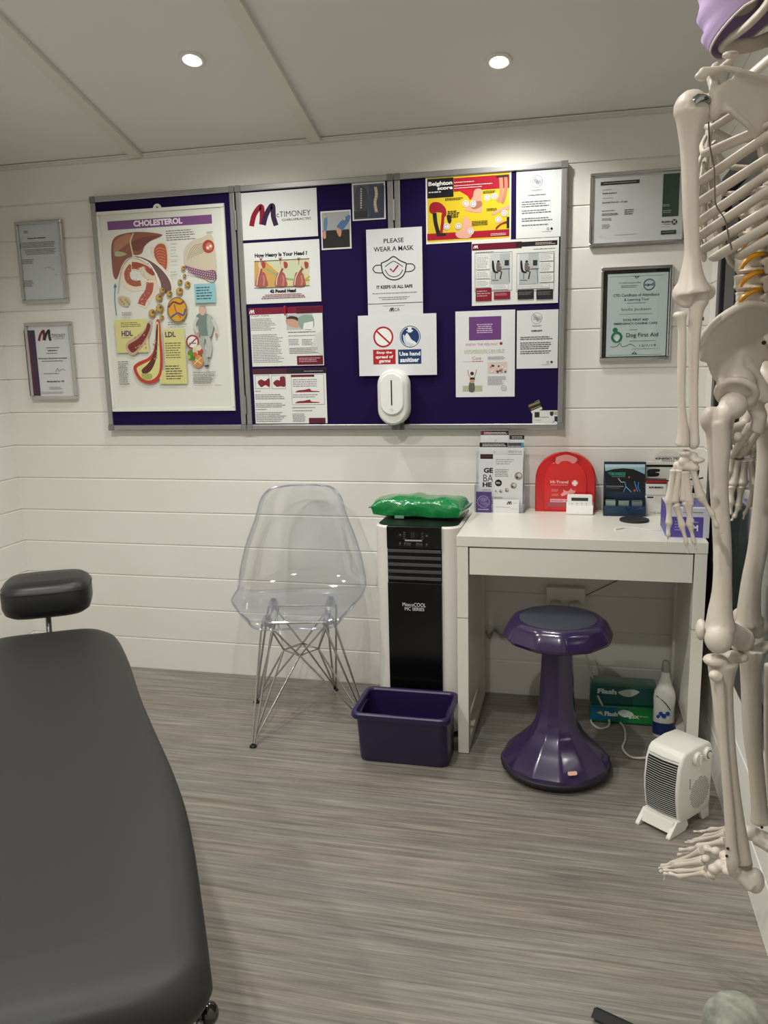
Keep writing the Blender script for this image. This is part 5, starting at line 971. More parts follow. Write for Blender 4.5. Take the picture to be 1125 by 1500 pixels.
for k, z in ((.05, -.085), (.022, -.083), (.006, -.070), (-.001, -.05), (.0, -.03), (.008, -.012), (.024, -.003), (.05, 0), (.12, .002)): R_.append(ring_(k, ZT*0+z))
for r_ in R_:
    for i_ in range(len(r_)): pass
mb.grid(R_, closed=True); mb.add(R_[0], [tuple(range(len(R_[0])))]); mb.add(R_[-1], [tuple(range(len(R_[0])))]); mb.build('padded_top', LEA, cou, smooth=180)
mb = MB(); b0 = He+ax_*.10; 
mb.prism([Vector((0, 0, ZT-.115))+Vector((q.x, q.y, 0)) for q in (He+ax_*.05+lt*.12, He+ax_*(L_end-.02)+lt*(wmax-.06), He+ax_*(L_end-.02)-lt*(wmax-.06), He+ax_*.05-lt*.12)], (0, 0, .03)); mb.build('board', mat('dark_board', (30, 28, 26), .6), cou, smooth=0)
STL = mat('grey_steel', (120, 120, 122), .35, .8)
for a_, w_ in ((L_end-.005, wmax-.055), (L_end-.005, -wmax+.055), (.16, .15), (.16, -.15)):
    p_ = He+ax_*a_+lt*w_; mb = MB(); mb.box((p_.x, p_.y, (ZT-.11)/2), (.032, .032, ZT-.11), rz=-.53); lg = mb.build('leg', STL, cou, smooth=0, bevel=.002)
    mb = MB(); mb.lathe([(.02, 0), (.022, .004), (.022, .02), (.017, .022)], (p_.x, p_.y, 0), 16); mb.build('rubber_foot', BLK, lg)
q = BZ(303, 1485, ZT-.15); mb = MB(); mb.ball((q.x, q.y, q.z), .017); kb_ = mb.build('knob', mat('knob_black', (12, 12, 13), .12, coat=.6), cou, smooth=180)
p_ = He+ax_*(L_end-.005)+lt*(wmax-.055); mb = MB(); mb.tube([Vector((p_.x, p_.y, q.z)), q], .005, 8); mb.build('stem', STL, kb_)
# head piece
mb = MB(); h0 = BZ(73, 915, ZT); hd = He-ax_*.155; ZH = .682; mb.tube([He-ax_*.0+Vector((0, 0, -.06)), He-ax_*.06+Vector((0, 0, -.06)), hd+ax_*.06+Vector((0, 0, -.03)), hd+ax_*.03+Vector((0, 0, ZH-ZT-.06))], .008, 10); mb.build('headrest_post', STL, cou, smooth=60)
def hring(k, z, W_, Dp):
    o = []
    n = 40
    for i_ in range(n):
        t = 2*PI*i_/n; c_, s2 = math.cos(t), math.sin(t); e_ = .55
        o.append(hd+lt*(math.copysign(abs(c_)**e_, c_)*(W_-k))+ax_*(math.copysign(abs(s2)**e_, s2)*(Dp-k))+Vector((0, 0, z)))
    return o
HW2, HD2, HTK = .122, .105, .100
mb = MB(); R_ = [hring(k, ZH-ZT+z, HW2, HD2) for k, z in ((.06, -HTK), (.02, -HTK+.002), (.006, -HTK+.012), (0, -HTK+.03), (0, -.03), (.006, -.012), (.02, -.002), (.06, .0))]
mb.grid(R_, closed=True); mb.add(R_[0], [tuple(range(40))]); mb.add(R_[-1], [tuple(range(40))]); mb.build('headrest', LEA2, cou, smooth=180)
mb = MB(); r1 = hring(-.0006, ZH-ZT-.024, HW2, HD2); mb.tube(r1+[r1[0]], .0012, 5, cap=False); mb.build('piping', LEA2, cou)

# ------------------------------------------------------------------ mottled stone-look ball at the lower right corner
qs_ = Vector((.304, 1.415, 0)); R0 = .058
mb = MB(); mb.ball((qs_.x, qs_.y, R0), (R0, R0, R0), seg=40); o = mb.build('stone_ball', mat('mottled_stone', (176, 178, 166), .85, noise=(34, (130, 132, 122), .18), bump=(40, .5, .003), detail=8), None, smooth=180); tag(o, 'grey mottled stone-like ball on the floor at lower right', 'ball')
# ------------------------------------------------------------------ anatomical skeleton on its wheeled stand
AN = math.radians(27)
LAT = Vector((-math.sin(AN), -math.cos(AN), 0)); FWD = Vector((-math.cos(AN), math.sin(AN), 0))   # its left, its front
O = Vector((.258, 1.391, 0))
def sk(l, f, z): return O+LAT*l+FWD*f+Vector((0, 0, z))
def mir(q): q = Vector(q); d_ = (q-O).dot(LAT); return q-LAT*2*d_
skel = thing('skeleton', (.345, 1.46, 0), 'life-size cream plastic anatomical skeleton hanging on a stand at the right edge', 'skeleton')
ROD = mat('screw_metal', (90, 88, 84), .3, 1)
def bone(name, parts, parent=skel, vox=.0028, sm=3, m_=None, label=None):
    """parts: list of ('t', pts, radii) tubes and ('b', centre, radius) lumps, fused into one surface"""
    mb = MB()
    for p_ in parts:
        if p_[0] == 't':
            pts, r = p_[1], p_[2]
            if len(pts) > 2 and len(p_) < 4:
                rr = [Vector((q if isinstance(q, (int, float)) else q[0], q if isinstance(q, (int, float)) else q[1], 0)) for q in (r if isinstance(r, (list, tuple)) and not isinstance(r, tuple) else [r]*len(pts))]
                n = 4; P_ = spl(pts, n); Rr = spl(rr, n); mb.tube(P_, [(max(.0008, q.x), max(.0008, q.y)) for q in Rr], 12)
            else: mb.tube(pts, r, 12)
        else: mb.ball(p_[1], p_[2], seg=14, R=p_[3] if len(p_) > 3 else None)
    o = mb.build(name, m_ or BONE, parent, smooth=180, remesh=vox, sm=sm)
    if label: o['label'] = label
    return o
# ---- left arm (nearest the camera)
YA = 1.245
def A(x, y, Y=YA): return BY(x, y, Y)
def arm_humerus(T):
    return bone('humerus', [('t', [T(A(1014, 165)), T(A(1011, 190)), T(A(1010, 220)), T(A(1011, 270)), T(A(1012, 312)), T(A(1014, 368)), T(A(1013, 405)), T(A(1015, 432))],
                 [.024, .017, .0125, .0115, .0112, .0108, .017, .027]),
                 ('b', T(A(1013, 160)), (.024, .022, .025)), ('b', T(A(1031, 160, YA+.02)), .020), ('b', T(A(999, 430)), (.014, .012, .016)), ('b', T(A(1036, 428, YA+.01)), (.012, .010, .012)), ('b', T(A(1006, 441)), (.014, .010, .010)), ('b', T(A(1024, 440)), (.012, .010, .008))])
I_ = lambda q: q
arm_humerus(I_)
bone('ulna', [('t', [A(1026, 424, YA+.004), A(1024, 440), A(1020, 455), A(1017, 500), A(1016, 570), A(1016, 620), A(1016, 648)], [.011, .0135, .0105, .0082, .0066, .0072, .0088]), ('b', A(1016, 650), .0085)], vox=.0022)
bone('radius', [('t', [A(996, 463, YA-.012), A(999, 480, YA-.012), A(999, 515, YA-.01), A(998, 560, YA-.01), A(999, 600, YA-.008), A(1001, 635, YA-.006), A(999, 653, YA-.004)], [.0088, .0060, .0064, .0062, .0058, .0085, .0105]), ('b', A(996, 462, YA-.012), (.0105, .0095, .006))], vox=.0022)
mb = MB(); mb.tube([A(1024, 467), A(1031, 467)], .0025, 8); mb.build('elbow_bolt', ROD, skel)
YH = YA
def hand(T, carp, fingers, Yh_):
    c_ = bone('carpal_bones', [('b', T(BY(x, y, Yh_+dy)), (r*.00104, r*.0009, r*.00104*e)) for x, y, r, e, dy in carp], vox=.0016, sm=1)
    for ch_ in fingers:
        prt = []
        for (x0, y0, x1, y1, r0, r1) in ch_:
            a_, b2 = T(BY(x0, y0, Yh_)), T(BY(x1, y1, Yh_)); d_ = b2-a_
            prt.append(('t', [a_, a_+d_*.18, a_+d_*.5, a_+d_*.8, b2], [r0*1.12, r0*.85, r1*.78, r1*.92, r1*1.12]))
            prt.append(('b', b2, (r1*1.14, r1*1.1, r1*.8)))
        bone('finger', prt, c_, vox=.0014, sm=1)
    return c_
hand(I_, [(1004, 664, 9, .6, 0), (1013, 668, 9, .7, .004), (1023, 674, 9, .5, -.004), (1001, 676, 7, 1, 0), (998, 684, 7, .9, .004), (1008, 683, 8, .8, 0), (1015, 685, 9, .7, 0), (992, 682, 6, 1, .006), (989, 688, 5, .8, .008)],
     [[(986, 688, 980, 732, .0045, .0056), (980, 735, 980, 765, .0055, .0048), (980, 767, 979, 783, .0045, .0034), (979, 784, 977, 796, .003, .0014)],
      [(995, 688, 988, 733, .0052, .0062), (990, 739, 999, 769, .0060, .005), (999, 771, 1005, 793, .0046, .0036), (1005, 795, 1008, 810, .0034, .002)],
      [(1005, 690, 1009, 733, .0056, .0066), (1010, 737, 1010, 768, .0062, .005), (1011, 770, 1016, 792, .0048, .0036), (1017, 794, 1020, 804, .0036, .002)],
      [(1001, 690, 1001, 731, .0046, .0054), (1003, 736, 1013, 764, .0052, .0042)],
      [(1015, 688, 1026, 727, .0056, .0068), (1028, 730, 1042, 751, .0064, .0044), (1043, 753, 1048, 767, .0046, .004), (1049, 769, 1057, 781, .0042, .002)]], YH)
mb = MB(); mb.tube([A(984, 701, YH), A(1000, 703, YH), A(1018, 702, YH), A(1030, 700, YH)], .0013, 6); mb.build('hand_pin', BLK, skel)
# shoulder hanger clip
mb = MB(); mb.tube([A(1017, 148, YA-.024), A(1024, 143, YA-.026), A(1033, 144, YA-.016), A(1043, 150, YA)], [(.004, .0055)]*4, 8); mb.build('shoulder_clip', mat('clip_steel', (150, 154, 156), .2, 1), skel, smooth=60)
# ---- shoulder blade and collar bone
def scapula(T):
    rows = []; q0 = [(1046, 136), (1056, 122), (1083, 108), (1125, 118), (1158, 138), (1160, 180), (1148, 226), (1132, 262), (1116, 236), (1107, 200), (1091, 180), (1067, 160), (1048, 162)]
    pts = [T(BY(x, y, lerp(1.235, 1.315, min(1, (x-1044)/110)))) for x, y in q0]; nrm = (T(Vector((0, 0, 0)))-T(Vector((-.3, 1, 0)))).normalized()*.005
    mb = MB(); mb.prism(pts, nrm)
    mb.tube([T(A(1026, 104)), T(A(1043, 104)), T(A(1060, 100)), T(A(1083, 104, 1.25)), T(A(1125, 116, 1.28)), T(A(1150, 128, 1.30))], [(.008, .005), (.009, .005), (.006, .004), (.005, .004), (.004, .004), (.003, .003)], 10)
    mb.ball(T(A(1046, 152)), (.011, .012, .022)); mb.tube([T(A(1030, 110)), T(A(1020, 113, YA-.01))], [.009, .004], 10)
    mb.tube([T(A(1048, 136)), T(A(1040, 112, YA+.02)), T(A(1048, 96, YA+.03)), T(A(1054, 93, YA+.03))], [.007, .006, .0055, .004], 10)
    mb.tube([T(A(1048, 160)), T(A(1068, 160)), T(A(1092, 181, 1.26)), T(A(1109, 200, 1.28)), T(A(1117, 238, 1.30)), T(A(1132, 262, 1.31))], [.007, .0045, .0045, .0045, .0045, .005], 8)
    return mb.build('scapula', BONE, skel, smooth=180, remesh=.0026, sm=4)
scapula(I_); scapula(mir)
def clav(T): return bone('clavicle', [('t', [T(sk(.150, .010, 1.672)), T(sk(.10, .015, 1.684)), T(sk(.06, .055, 1.678)), T(sk(.02, .065, 1.668))], [(.007, .005), (.006, .005), (.0055, .0055), (.009, .008)])])
clav(I_); clav(mir)
# ---- ribs: back -> side -> front, drooping forwards
near = [(120, (1040, 163), 1.25), (160, (1030, 196), 0), (202, (1023, 230), 0), (224, (1023, 269), 0), (256, (1025, 297), 0), (281, (1033, 320), 0), (304, (1037, 339), 0), (330, (1045, 357), 0), (353, (1057, 372), 0), (372, (1096, 366), 0)]
LB = [.060, .085, .102, .113, .120, .125, .128, .128, .124, .112]
for k, (yl, ends, _) in enumerate(near):
    lw = LB[k]; zl = BY(1088, yl, (O+LAT*lw).y).z; zb = zl+.112; zf_ = BY(ends[0], ends[1], 1.34).z
    fr_ = [.05, .06, .068, .072, .072, .068, .06, .048, .028, .0][k]; lf_ = [.03, .045, .055, .06, .065, .075, .085, .098, .11, .105][k]
    ex, ey = ends; slope = (ey-yl)/(ex-1088.0) if abs(ex-1088) > 20 else -.60
    def hang(l, f):      # height of the rib at this spot of the cage: ribs slope down towards the front
        q = sk(l, f, zl); v_ = q-CAM; px = 562.5+F_PX*v_.dot(rt)/v_.dot(fw); return sk(l, f, BY(px, yl+slope*(px-1088), q.y).z)
    b_ = hang(lw*.62, -.090)
    pts = [sk(.018, -.045, b_.z+.014), sk(.035, -.078, b_.z+.010), b_, hang(lw*.93, -.060), hang(lw, -.025)]
    if fr_ > .01: e_ = hang(lf_, fr_); pts += [hang(lerp(lw, lf_, .35)+.006, fr_*.45), e_]; zf_ = e_.z
    else: pts += [hang(lw*.97, -.005)]
    rad = [(.006, .004)]+[(.0072, .0042)]*(len(pts)-2)+[(.006, .004)]
    for T in (I_, mir):
        mb = MB(); P_ = spl([T(q) for q in pts], 5); n_ = len(P_)
        mb.tube(P_, [(.0044, .0084)]*(n_-1)+[(.003, .005)], 10); rb_ = mb.build('rib', BONE, skel, smooth=180)
        if k < 8:      # cartilage from the rib end to the breastbone
            zc2 = 1.640-.018*k; zc2 = max(zc2, 1.50)
            mb = MB(); mb.tube(spl([T(q) for q in (sk(lf_, fr_, zf_), sk(lerp(lf_, .02, .5), fr_+.010, min(zf_, zc2)-.004 if k > 3 else lerp(zf_, zc2, .5)), sk(.018, .080, zc2))], 5), (.0035, .0055) and [(.0035, .0055)]*11, 8); mb.build('costal_cartilage', mat('cartilage', (214, 208, 192), .3), rb_, smooth=180)
bone('sternum', [('t', [sk(0, .072, 1.668), sk(0, .078, 1.64), sk(0, .084, 1.58), sk(0, .084, 1.51), sk(0, .080, 1.475)], [(.024, .006), (.017, .006), (.015, .005), (.017, .005), (.004, .004)])])
# wire strung along the ribs
wp = [(1038, 175), (1038.5, 190), (1040, 215), (1046, 245), (1047, 272), (1049, 300), (1062, 322), (1067, 345), (1072, 366)]
mb = MB(); mb.tube(spl([BY(x, y, 1.262) for x, y in wp], 5), .0011, 6); mb.build('rib_wire', mat('wire_brown', (110, 100, 88), .4, .5), skel)
# ---- spine
def vert(z, f, s_, tail=.045, lum=False):
    pr_ = [('b', sk(0, f, z), (.021*s_, .018*s_, .0125*s_)), ('b', sk(0, f, z+.008*s_), (.0225*s_, .019*s_, .004)), ('b', sk(0, f, z-.008*s_), (.0225*s_, .019*s_, .004)),
           ('t', [sk(0, f-.02*s_, z), sk(0, f-.035*s_, z-.004), sk(0, f-tail*s_-.012, z-(.004 if lum else .018))], [(.008*s_, .006*s_), (.006, .004), (.004, .007)])]
    for s2 in (-1, 1):
        pr_.append(('t', [sk(s2*.008, f-.02*s_, z), sk(s2*.022*s_, f-.034*s_, z+.001), sk(s2*.036*s_, f-.04*s_, z+.002)], [.0055*s_, .005*s_, .0045*s_]))
        pr_.append(('b', sk(s2*.016*s_, f-.030*s_, z-.010*s_), (.006, .006, .010)))
    return bone('vertebra', pr_, vox=.0026, sm=2)
zs_ = [BY(1104, y, 1.395).z for y in (437, 412, 386, 358, 331)]
DISC = mat('disc_plastic', (196, 178, 160), .45); NRV = mat('nerve_yellow', (214, 150, 20), .35)
prev = None
for i_, z in enumerate(zs_):
    v_ = vert(z, .006+.004*math.sin(i_), 1.05, lum=True)
    mb = MB(); mb.lathe([(.001, 0), (.020, 0), (.0225, .004), (.020, .008), (.001, .008)], sk(0, .006, z+.011), 20, cap=False); mb.build('disc', DISC, v_, smooth=60)
    for s2 in (1, -1):
        mb = MB(); mb.tube(spl([sk(s2*.012, -.012, z+.012), sk(s2*.026, -.008, z+.010), sk(s2*.036, .004, z+.001), sk(s2*.038, .010, z-.010)], 4), [.0040]*10+[.0030]*3, 8); mb.build('nerve_root', NRV, v_)
zt_ = zs_[-1]; ztop = 1.70; n_ = 12
for i_ in range(12):
    z = zt_+.026+(ztop-zt_-.03)*i_/11; u = i_/11; f = -.002-.045*math.sin(PI*u*.8); vert(z, f, lerp(.95, .70, u))
for i_ in range(6): z = ztop+.018+.0165*i_; v_ = vert(z, -.025+.02*i_/5, .62, tail=.03)
bone('sacrum', [('t', [sk(0, .0, zs_[0]-.02), sk(0, -.02, zs_[0]-.05), sk(0, -.045, zs_[0]-.085), sk(0, -.045, zs_[0]-.12), sk(0, -.03, zs_[0]-.14)], [(.048, .016), (.042, .013), (.028, .010), (.014, .007), (.005, .004)])])
# ---- pelvis
def ilium(T):
    q0 = [(1024, 507, 1.285), (1035, 486, 1.283), (1053, 468, 1.28), (1072, 455, 1.285), (1091, 447, 1.295), (1113, 447, 1.315), (1140, 456, 1.345), (1152, 480, 1.37), (1150, 510, 1.38), (1135, 528, 1.375), (1116, 530, 1.36), (1112, 545, 1.35), (1124, 562, 1.35), (1128, 590, 1.35), (1104, 590, 1.345), (1090, 560, 1.33), (1068, 552, 1.325), (1055, 560, 1.32), (1046, 556, 1.315), (1040, 545, 1.31), (1036, 532, 1.30), (1025, 529, 1.29)]
    pts = [T(BY(*q)) for q in q0]; mb = MB(); nn = (T(Vector((0, 0, 0)))-T(Vector((.25, -1, 0)))).normalized()
    c_ = T(BY(1085, 510, 1.335)); n = len(pts); offs = nn*.0045
    # dished blade: fan of rings toward a sunken centre
    rings = []
    for t in (0, .35, .7): rings.append([lerp(q, c_, t)+nn*0.0 for q in pts])
    for side_ in (1, -1):
        R2 = [[q+offs*side_ for q in r_] for r_ in rings]; mb.grid(R2, closed=True); b0_ = len(mb.v); mb.add(R2[-1]+[c_+offs*side_], [(k, (k+1) % n, n) for k in range(n)])
    mb.grid([[q+offs for q in pts], [q-offs for q in pts]], closed=True)
    mb.tube(spl([T(BY(*q)) for q in q0[:8]], 3), [.0062]*22, 8)
    a_ = T(BY(1080, 572, 1.325)); R_a = LAT if T is I_ else -LAT
    # rim of the hip socket
    ax2 = (T(BY(1074, 596, 1.30))-a_).normalized(); e1 = ax2.orthogonal().normalized(); e2 = ax2.cross(e1)
    mb.tube([a_+e1*.027*math.cos(2*PI*k/20)+e2*.027*math.sin(2*PI*k/20)+ax2*.006 for k in range(21)], .0062, 8)
    mb.ball(a_-ax2*.012, (.026, .020, .026))
    mb.tube([T(BY(1102, 588, 1.34)), T(BY(1113, 610, 1.345)), T(BY(1110, 628, 1.35)), T(BY(1100, 622, 1.36))], [.013, .012, .013, .009], 10)
    mb.tube([T(BY(1072, 590, 1.345)), T(sk(.045, .015, 1.165)), T(sk(.008, .030, 1.155)), ], [.010, .009, .012], 10)
    mb.tube([T(sk(.010, .028, 1.150)), T(sk(.035, .010, 1.12)), T(BY(1102, 622, 1.36))], [.010, .006, .009], 10)
    return mb.build('hip_bone', BONE, skel, smooth=180, remesh=.003, sm=4)
ilium(I_); ilium(mir)
for (x, y) in ((1119, 502),): mb = MB(); mb.ball(BY(x, y, 1.322), .0032); mb.build('screw', BLKM, skel)
# ---- left leg
Yl = 1.315
def Lg(x, y, Y=Yl): return BY(x, y, Y)
bone('femur', [('b', Lg(1074, 594, 1.325), .0215), ('t', [Lg(1070, 596, 1.325), Lg(1058, 610), Lg(1048, 625)], [.015, .015, .018]), ('b', Lg(1042, 615), (.017, .016, .021)),
      ('t', [Lg(1050, 618), Lg(1053, 650), Lg(1053, 709), Lg(1058, 796), Lg(1058, 857), Lg(1055, 896), Lg(1055, 922)], [(.020, .018), .0175, .0140, .0140, .0148, (.020, .019), (.027, .024)]),
      ('b', Lg(1053, 936, 1.30), (.022, .020, .024)), ('b', Lg(1088, 937, 1.355), (.019, .019, .020)), ('t', [Lg(1058, 920), Lg(1084, 934, 1.35)], [.018, .018]), ('b', Lg(1080, 640, 1.33), .009)], vox=.003, sm=4)
bone('patella', [('b', Lg(1027, 922, 1.335), (.009, .018, .018))])
bone('tibia', [('t', [Lg(1060, 966, 1.325), Lg(1058, 980, 1.325), Lg(1058, 1010, 1.32), Lg(1062, 1070), Lg(1069, 1130), Lg(1077, 1190), Lg(1085, 1240), Lg(1088, 1262)], [(.030, .024), (.027, .022), (.019, .017), .0150, .0130, .0128, (.017, .014), (.018, .015)]),
      ('b', Lg(1048, 967, 1.31), (.020, .018, .010)), ('b', Lg(1078, 962, 1.35), (.020, .018, .010)), ('b', Lg(1094, 1266, 1.34), (.010, .010, .014))], vox=.003, sm=4)
bone('fibula', [('t', [Lg(1050, 990, 1.285), Lg(1055, 1005, 1.29), Lg(1059, 1070, 1.295), Lg(1063, 1130, 1.295), Lg(1068, 1190, 1.295), Lg(1071, 1237, 1.295), Lg(1073, 1262, 1.295), Lg(1071, 1278, 1.30)], [.0105, .0068, .0068, .0072, .0080, .0088, .0105, .006]), ('b', Lg(1047, 989, 1.285), (.010, .010, .008))], vox=.0024)
for (x, y) in ((1066, 1243), (1064.5, 1254)): mb = MB(); mb.ball(BY(x, y, 1.2855), .0024); mb.build('screw', BLKM, skel)
mb = MB(); mb.ball(BY(1061, 985+2, 1.272), .002); 
def foot(heel, tars, chains, Yf):
    c_ = bone('tarsal_bones', heel+[('b', BY(x, y, Y), (r*.00104, r*.00104, r*.00104*e)) for x, y, Y, r, e in tars], vox=.0022, sm=2)
    for ch_ in chains:
        prt = []
        for i3 in range(len(ch_)-1):
            (x0, y0, Y0, r0), (x1, y1, Y1, r1) = ch_[i3], ch_[i3+1]; a_, b2 = BY(x0, y0, Y0), BY(x1, y1, Y1); d_ = b2-a_
            prt += [('t', [a_, a_+d_*.2, a_+d_*.5, a_+d_*.8, b2], [r0, r0*.8, min(r0, r1)*.68, r1*.85, r1]), ('b', b2, r1*1.03)]
        bone('toe', prt, c_, vox=.0015, sm=1)
    return c_
foot([('t', [BY(1076, 1272, 1.32), BY(1090, 1282, 1.315), BY(1104, 1294, 1.31)], [(.017, .014), (.018, .014), (.021, .016)]), ('b', BY(1106, 1290, 1.31), (.015, .016, .022)), ('b', BY(1080, 1266, 1.33), (.020, .016, .014))],
     [(1066, 1276, 1.31, 9, .8), (1056, 1268, 1.33, 11, .9), (1046, 1273, 1.33, 10, .8), (1062, 1254, 1.35, 10, .9), (1049, 1247, 1.37, 9, .8), (1036, 1243, 1.38, 8, .8), (1034, 1258, 1.36, 8, .8), (1042, 1281, 1.33, 8, .7)],
     [[(1046, 1290, 1.33, .0050), (1030, 1279, 1.34, .0052), (997, 1284, 1.38, .0050), (982, 1280, 1.39, .0042), (974, 1280, 1.395, .0036), (973, 1289, 1.395, .0022)],
      [(1034, 1274, 1.35, .0070), (996, 1276, 1.39, .0052), (974, 1275, 1.41, .0040), (968, 1277, 1.415, .0028)],
      [(1030, 1262, 1.36, .0065), (992, 1267, 1.40, .0054), (973, 1272, 1.42, .0038), (967, 1276, 1.425, .0028)],
      [(1030, 1258, 1.37, .0062), (988, 1264, 1.42, .0056), (976, 1268, 1.43, .0040), (966, 1272, 1.44, .0028)],
      [(1028, 1246, 1.39, .0075), (993, 1263, 1.43, .0062), (984, 1265, 1.44, .0052), (970, 1268, 1.45, .0040)]], 1.35)
# ---- right leg (farther away)
Yr2 = 1.475
bone('femur', [('b', mir(Lg(1074, 594, 1.325)), .0215), ('t', [BY(1124, 610, 1.46), BY(1125, 650, Yr2), BY(1121, 700, Yr2), BY(1111, 796, Yr2), BY(1101, 850, Yr2), BY(1097, 895, Yr2), BY(1098, 915, Yr2)], [.019, .018, .0165, .0165, .017, (.022, .02), (.026, .023)]),
     ('t', [mir(Lg(1074, 594, 1.325)), BY(1128, 618, 1.47)], [.015, .016]), ('b', BY(1108, 918, 1.49), (.021, .02, .022)), ('b', BY(1088, 922, 1.47), (.018, .018, .018))], vox=.003, sm=4)
bone('patella', [('b', BY(1080, 905, 1.52), (.009, .018, .018))])
bone('tibia', [('t', [BY(1102, 948, Yr2), BY(1101, 962, Yr2), BY(1100, 990, Yr2), BY(1102, 1070, Yr2), BY(1108, 1130, Yr2), BY(1112, 1180, Yr2), BY(1114, 1205, Yr2)], [(.031, .025), (.027, .022), (.0195, .018), .0165, .0140, .0145, .018]), ('b', BY(1125, 948, 1.49), (.022, .018, .010)), ('b', BY(1083, 946, 1.46), (.016, .016, .010))], vox=.003, sm=4)
bone('fibula', [('t', [BY(1128, 972, 1.52), BY(1124, 1060, 1.52), BY(1126, 1130, 1.52), BY(1128, 1200, 1.52)], [.010, .0065, .007, .010])], vox=.0024)
mb = MB(); mb.ball(BY(1116, 1212, 1.457), .0026); mb.build('screw', BLKM, skel)
foot([('t', [BY(1110, 1226, 1.49), BY(1122, 1232, 1.48), BY(1134, 1238, 1.47)], [(.020, .015), (.019, .015), (.021, .018)]), ('b', BY(1100, 1220, 1.49), (.019, .015, .014))],
     [(1090, 1222, 1.52, 9, .9), (1080, 1226, 1.53, 9, .8), (1068, 1218, 1.55, 9, .8), (1072, 1232, 1.52, 9, .8), (1062, 1228, 1.54, 8, .8)],
     [[(1062, 1232, 1.52, .0078), (1024, 1240, 1.55, .0072), (1012, 1244, 1.56, .0056), (997, 1245, 1.57, .0046)],
      [(1060, 1230, 1.53, .0065), (1026, 1246, 1.56, .0050), (1010, 1250, 1.57, .0040), (994, 1252, 1.58, .0036)],
      [(1062, 1222, 1.54, .0060), (1026, 1230, 1.58, .0046), (1013, 1234, 1.59, .0036), (1004, 1234, 1.60, .0026)],
      [(1062, 1218, 1.55, .0060), (1034, 1224, 1.59, .0046), (1018, 1230, 1.60, .0036), (1008, 1232, 1.61, .0026)],
      [(1066, 1213, 1.56, .0055), (1042, 1215, 1.60, .0052), (1028, 1218, 1.61, .0036), (1017, 1218, 1.62, .0026)]], 1.55)
# ---- right arm
YR2 = 1.545
def Ra(x, y, Y=YR2): return BY(x, y, Y)
sh = mir(A(1022, 160)); el = Vector((lerp(sh.x, Ra(1098, 600).x, .55), YR2+.01, 1.36))
bone('humerus', [('b', sh, .024), ('t', [sh, sh+Vector((0, 0, -.06)), lerp(sh, el, .6), lerp(sh, el, .88), el], [.022, .0125, .0110, .014, (.027, .014)])], vox=.003)
bone('radius', [('t', [el+Vector((-.012, 0, -.02)), Ra(1095, 520), Ra(1093, 580), Ra(1092, 615), Ra(1091, 636)], [.009, .0065, .0065, .0105, .0135])], vox=.0024)
bone('ulna', [('t', [el+Vector((.012, .01, .01)), el+Vector((.010, .01, -.03)), Ra(1112, 560, 1.57), Ra(1108, 620, 1.56), Ra(1107, 634, 1.56)], [.012, .010, .0070, .0085, .009])], vox=.0024)
hand(I_, [(1080, 655, 10, .8, 0), (1093, 649, 8, .9, 0), (1107, 653, 8, 1, 0), (1092, 661, 9, 1, 0), (1102, 660, 7, 1, .004), (1074, 665, 8, .9, -.006), (1083, 668, 7, .7, 0), (1104, 667, 7, .8, .004)],
     [[(1081, 674, 1074, 708, .0072, .0078), (1072, 713, 1071, 735, .0074, .0058), (1071, 737, 1070, 752, .0056, .004)],
      [(1091, 674, 1088, 707, .0078, .0085), (1086, 713, 1082, 740, .0078, .006), (1082, 743, 1076, 756, .006, .0045), (1075, 757, 1072, 762, .0045, .0028)],
      [(1099, 674, 1105, 708, .0070, .0074), (1104, 710, 1099, 736, .0068, .0054), (1098, 739, 1092, 751, .0052, .0038), (1091, 752, 1089, 760, .0038, .0022)],
      [(1108, 674, 1114, 706, .0065, .007), (1114, 710, 1112, 734, .006, .005), (1112, 736, 1108, 750, .005, .003)],
      [(1072, 668, 1068, 690, .0070, .0066), (1067, 692, 1066, 708, .006, .004)]], YR2)
# ---- skull and jaw
hc_ = sk(0, -0.015, 1.860)
SKU = BONE
Rz = Matrix.Rotation(math.atan2(FWD.y, FWD.x), 3, 'Z')      # local x = forwards
bone('skull', [('b', sk(0, -0.030, 1.870), (.088, .070, .074), Rz), ('b', sk(0, 0.030, 1.845), (.036, .058, .048), Rz), ('t', [sk(.062, 0.005, 1.815), sk(.060, 0.040, 1.812), sk(.040, 0.060, 1.815)], [.005, .0055, .008]), ('t', [sk(-.062, 0.005, 1.815), sk(-.060, 0.040, 1.812), sk(-.040, 0.060, 1.815)], [.005, .0055, .008]),
      ('b', sk(0, 0.045, 1.795), (.028, .032, .024), Rz), ('b', sk(.045, -0.035, 1.80), (.018, .014, .020)), ('b', sk(-.045, -0.035, 1.80), (.018, .014, .020))], vox=.004, sm=4)
bone('jaw', [('t', [sk(.050, -0.010, 1.805), sk(.050, -0.013, 1.765), sk(.042, 0.015, 1.742), sk(.022, 0.050, 1.735), sk(0, 0.063, 1.736), sk(-.022, 0.050, 1.735), sk(-.042, 0.015, 1.742), sk(-.050, -0.013, 1.765), sk(-.050, -0.010, 1.805)], [(.012, .005), (.014, .006), (.012, .006), (.012, .006), (.013, .008), (.012, .006), (.012, .006), (.014, .006), (.012, .005)])])
mb = MB()
RMU = mat('painted_muscle_red', (150, 60, 44), .4)
for k, (x, y, r) in enumerate(((1122, 52, 6), (1120, 60, 5), (1124, 68, 4))): mb.tube([BY(x+8, y-2, 1.385), BY(x-6, y+1, 1.375)], [.006, .0015], 8)
mb = MB(); mb.tube(spl([sk(.020, -0.055, 1.79), sk(.028, -0.055, 1.76), sk(.030, -0.060, 1.73), sk(.028, -0.065, 1.71)], 4), [.009]*13, 10); mb.build('neck_muscle', RMU, skel, smooth=180)
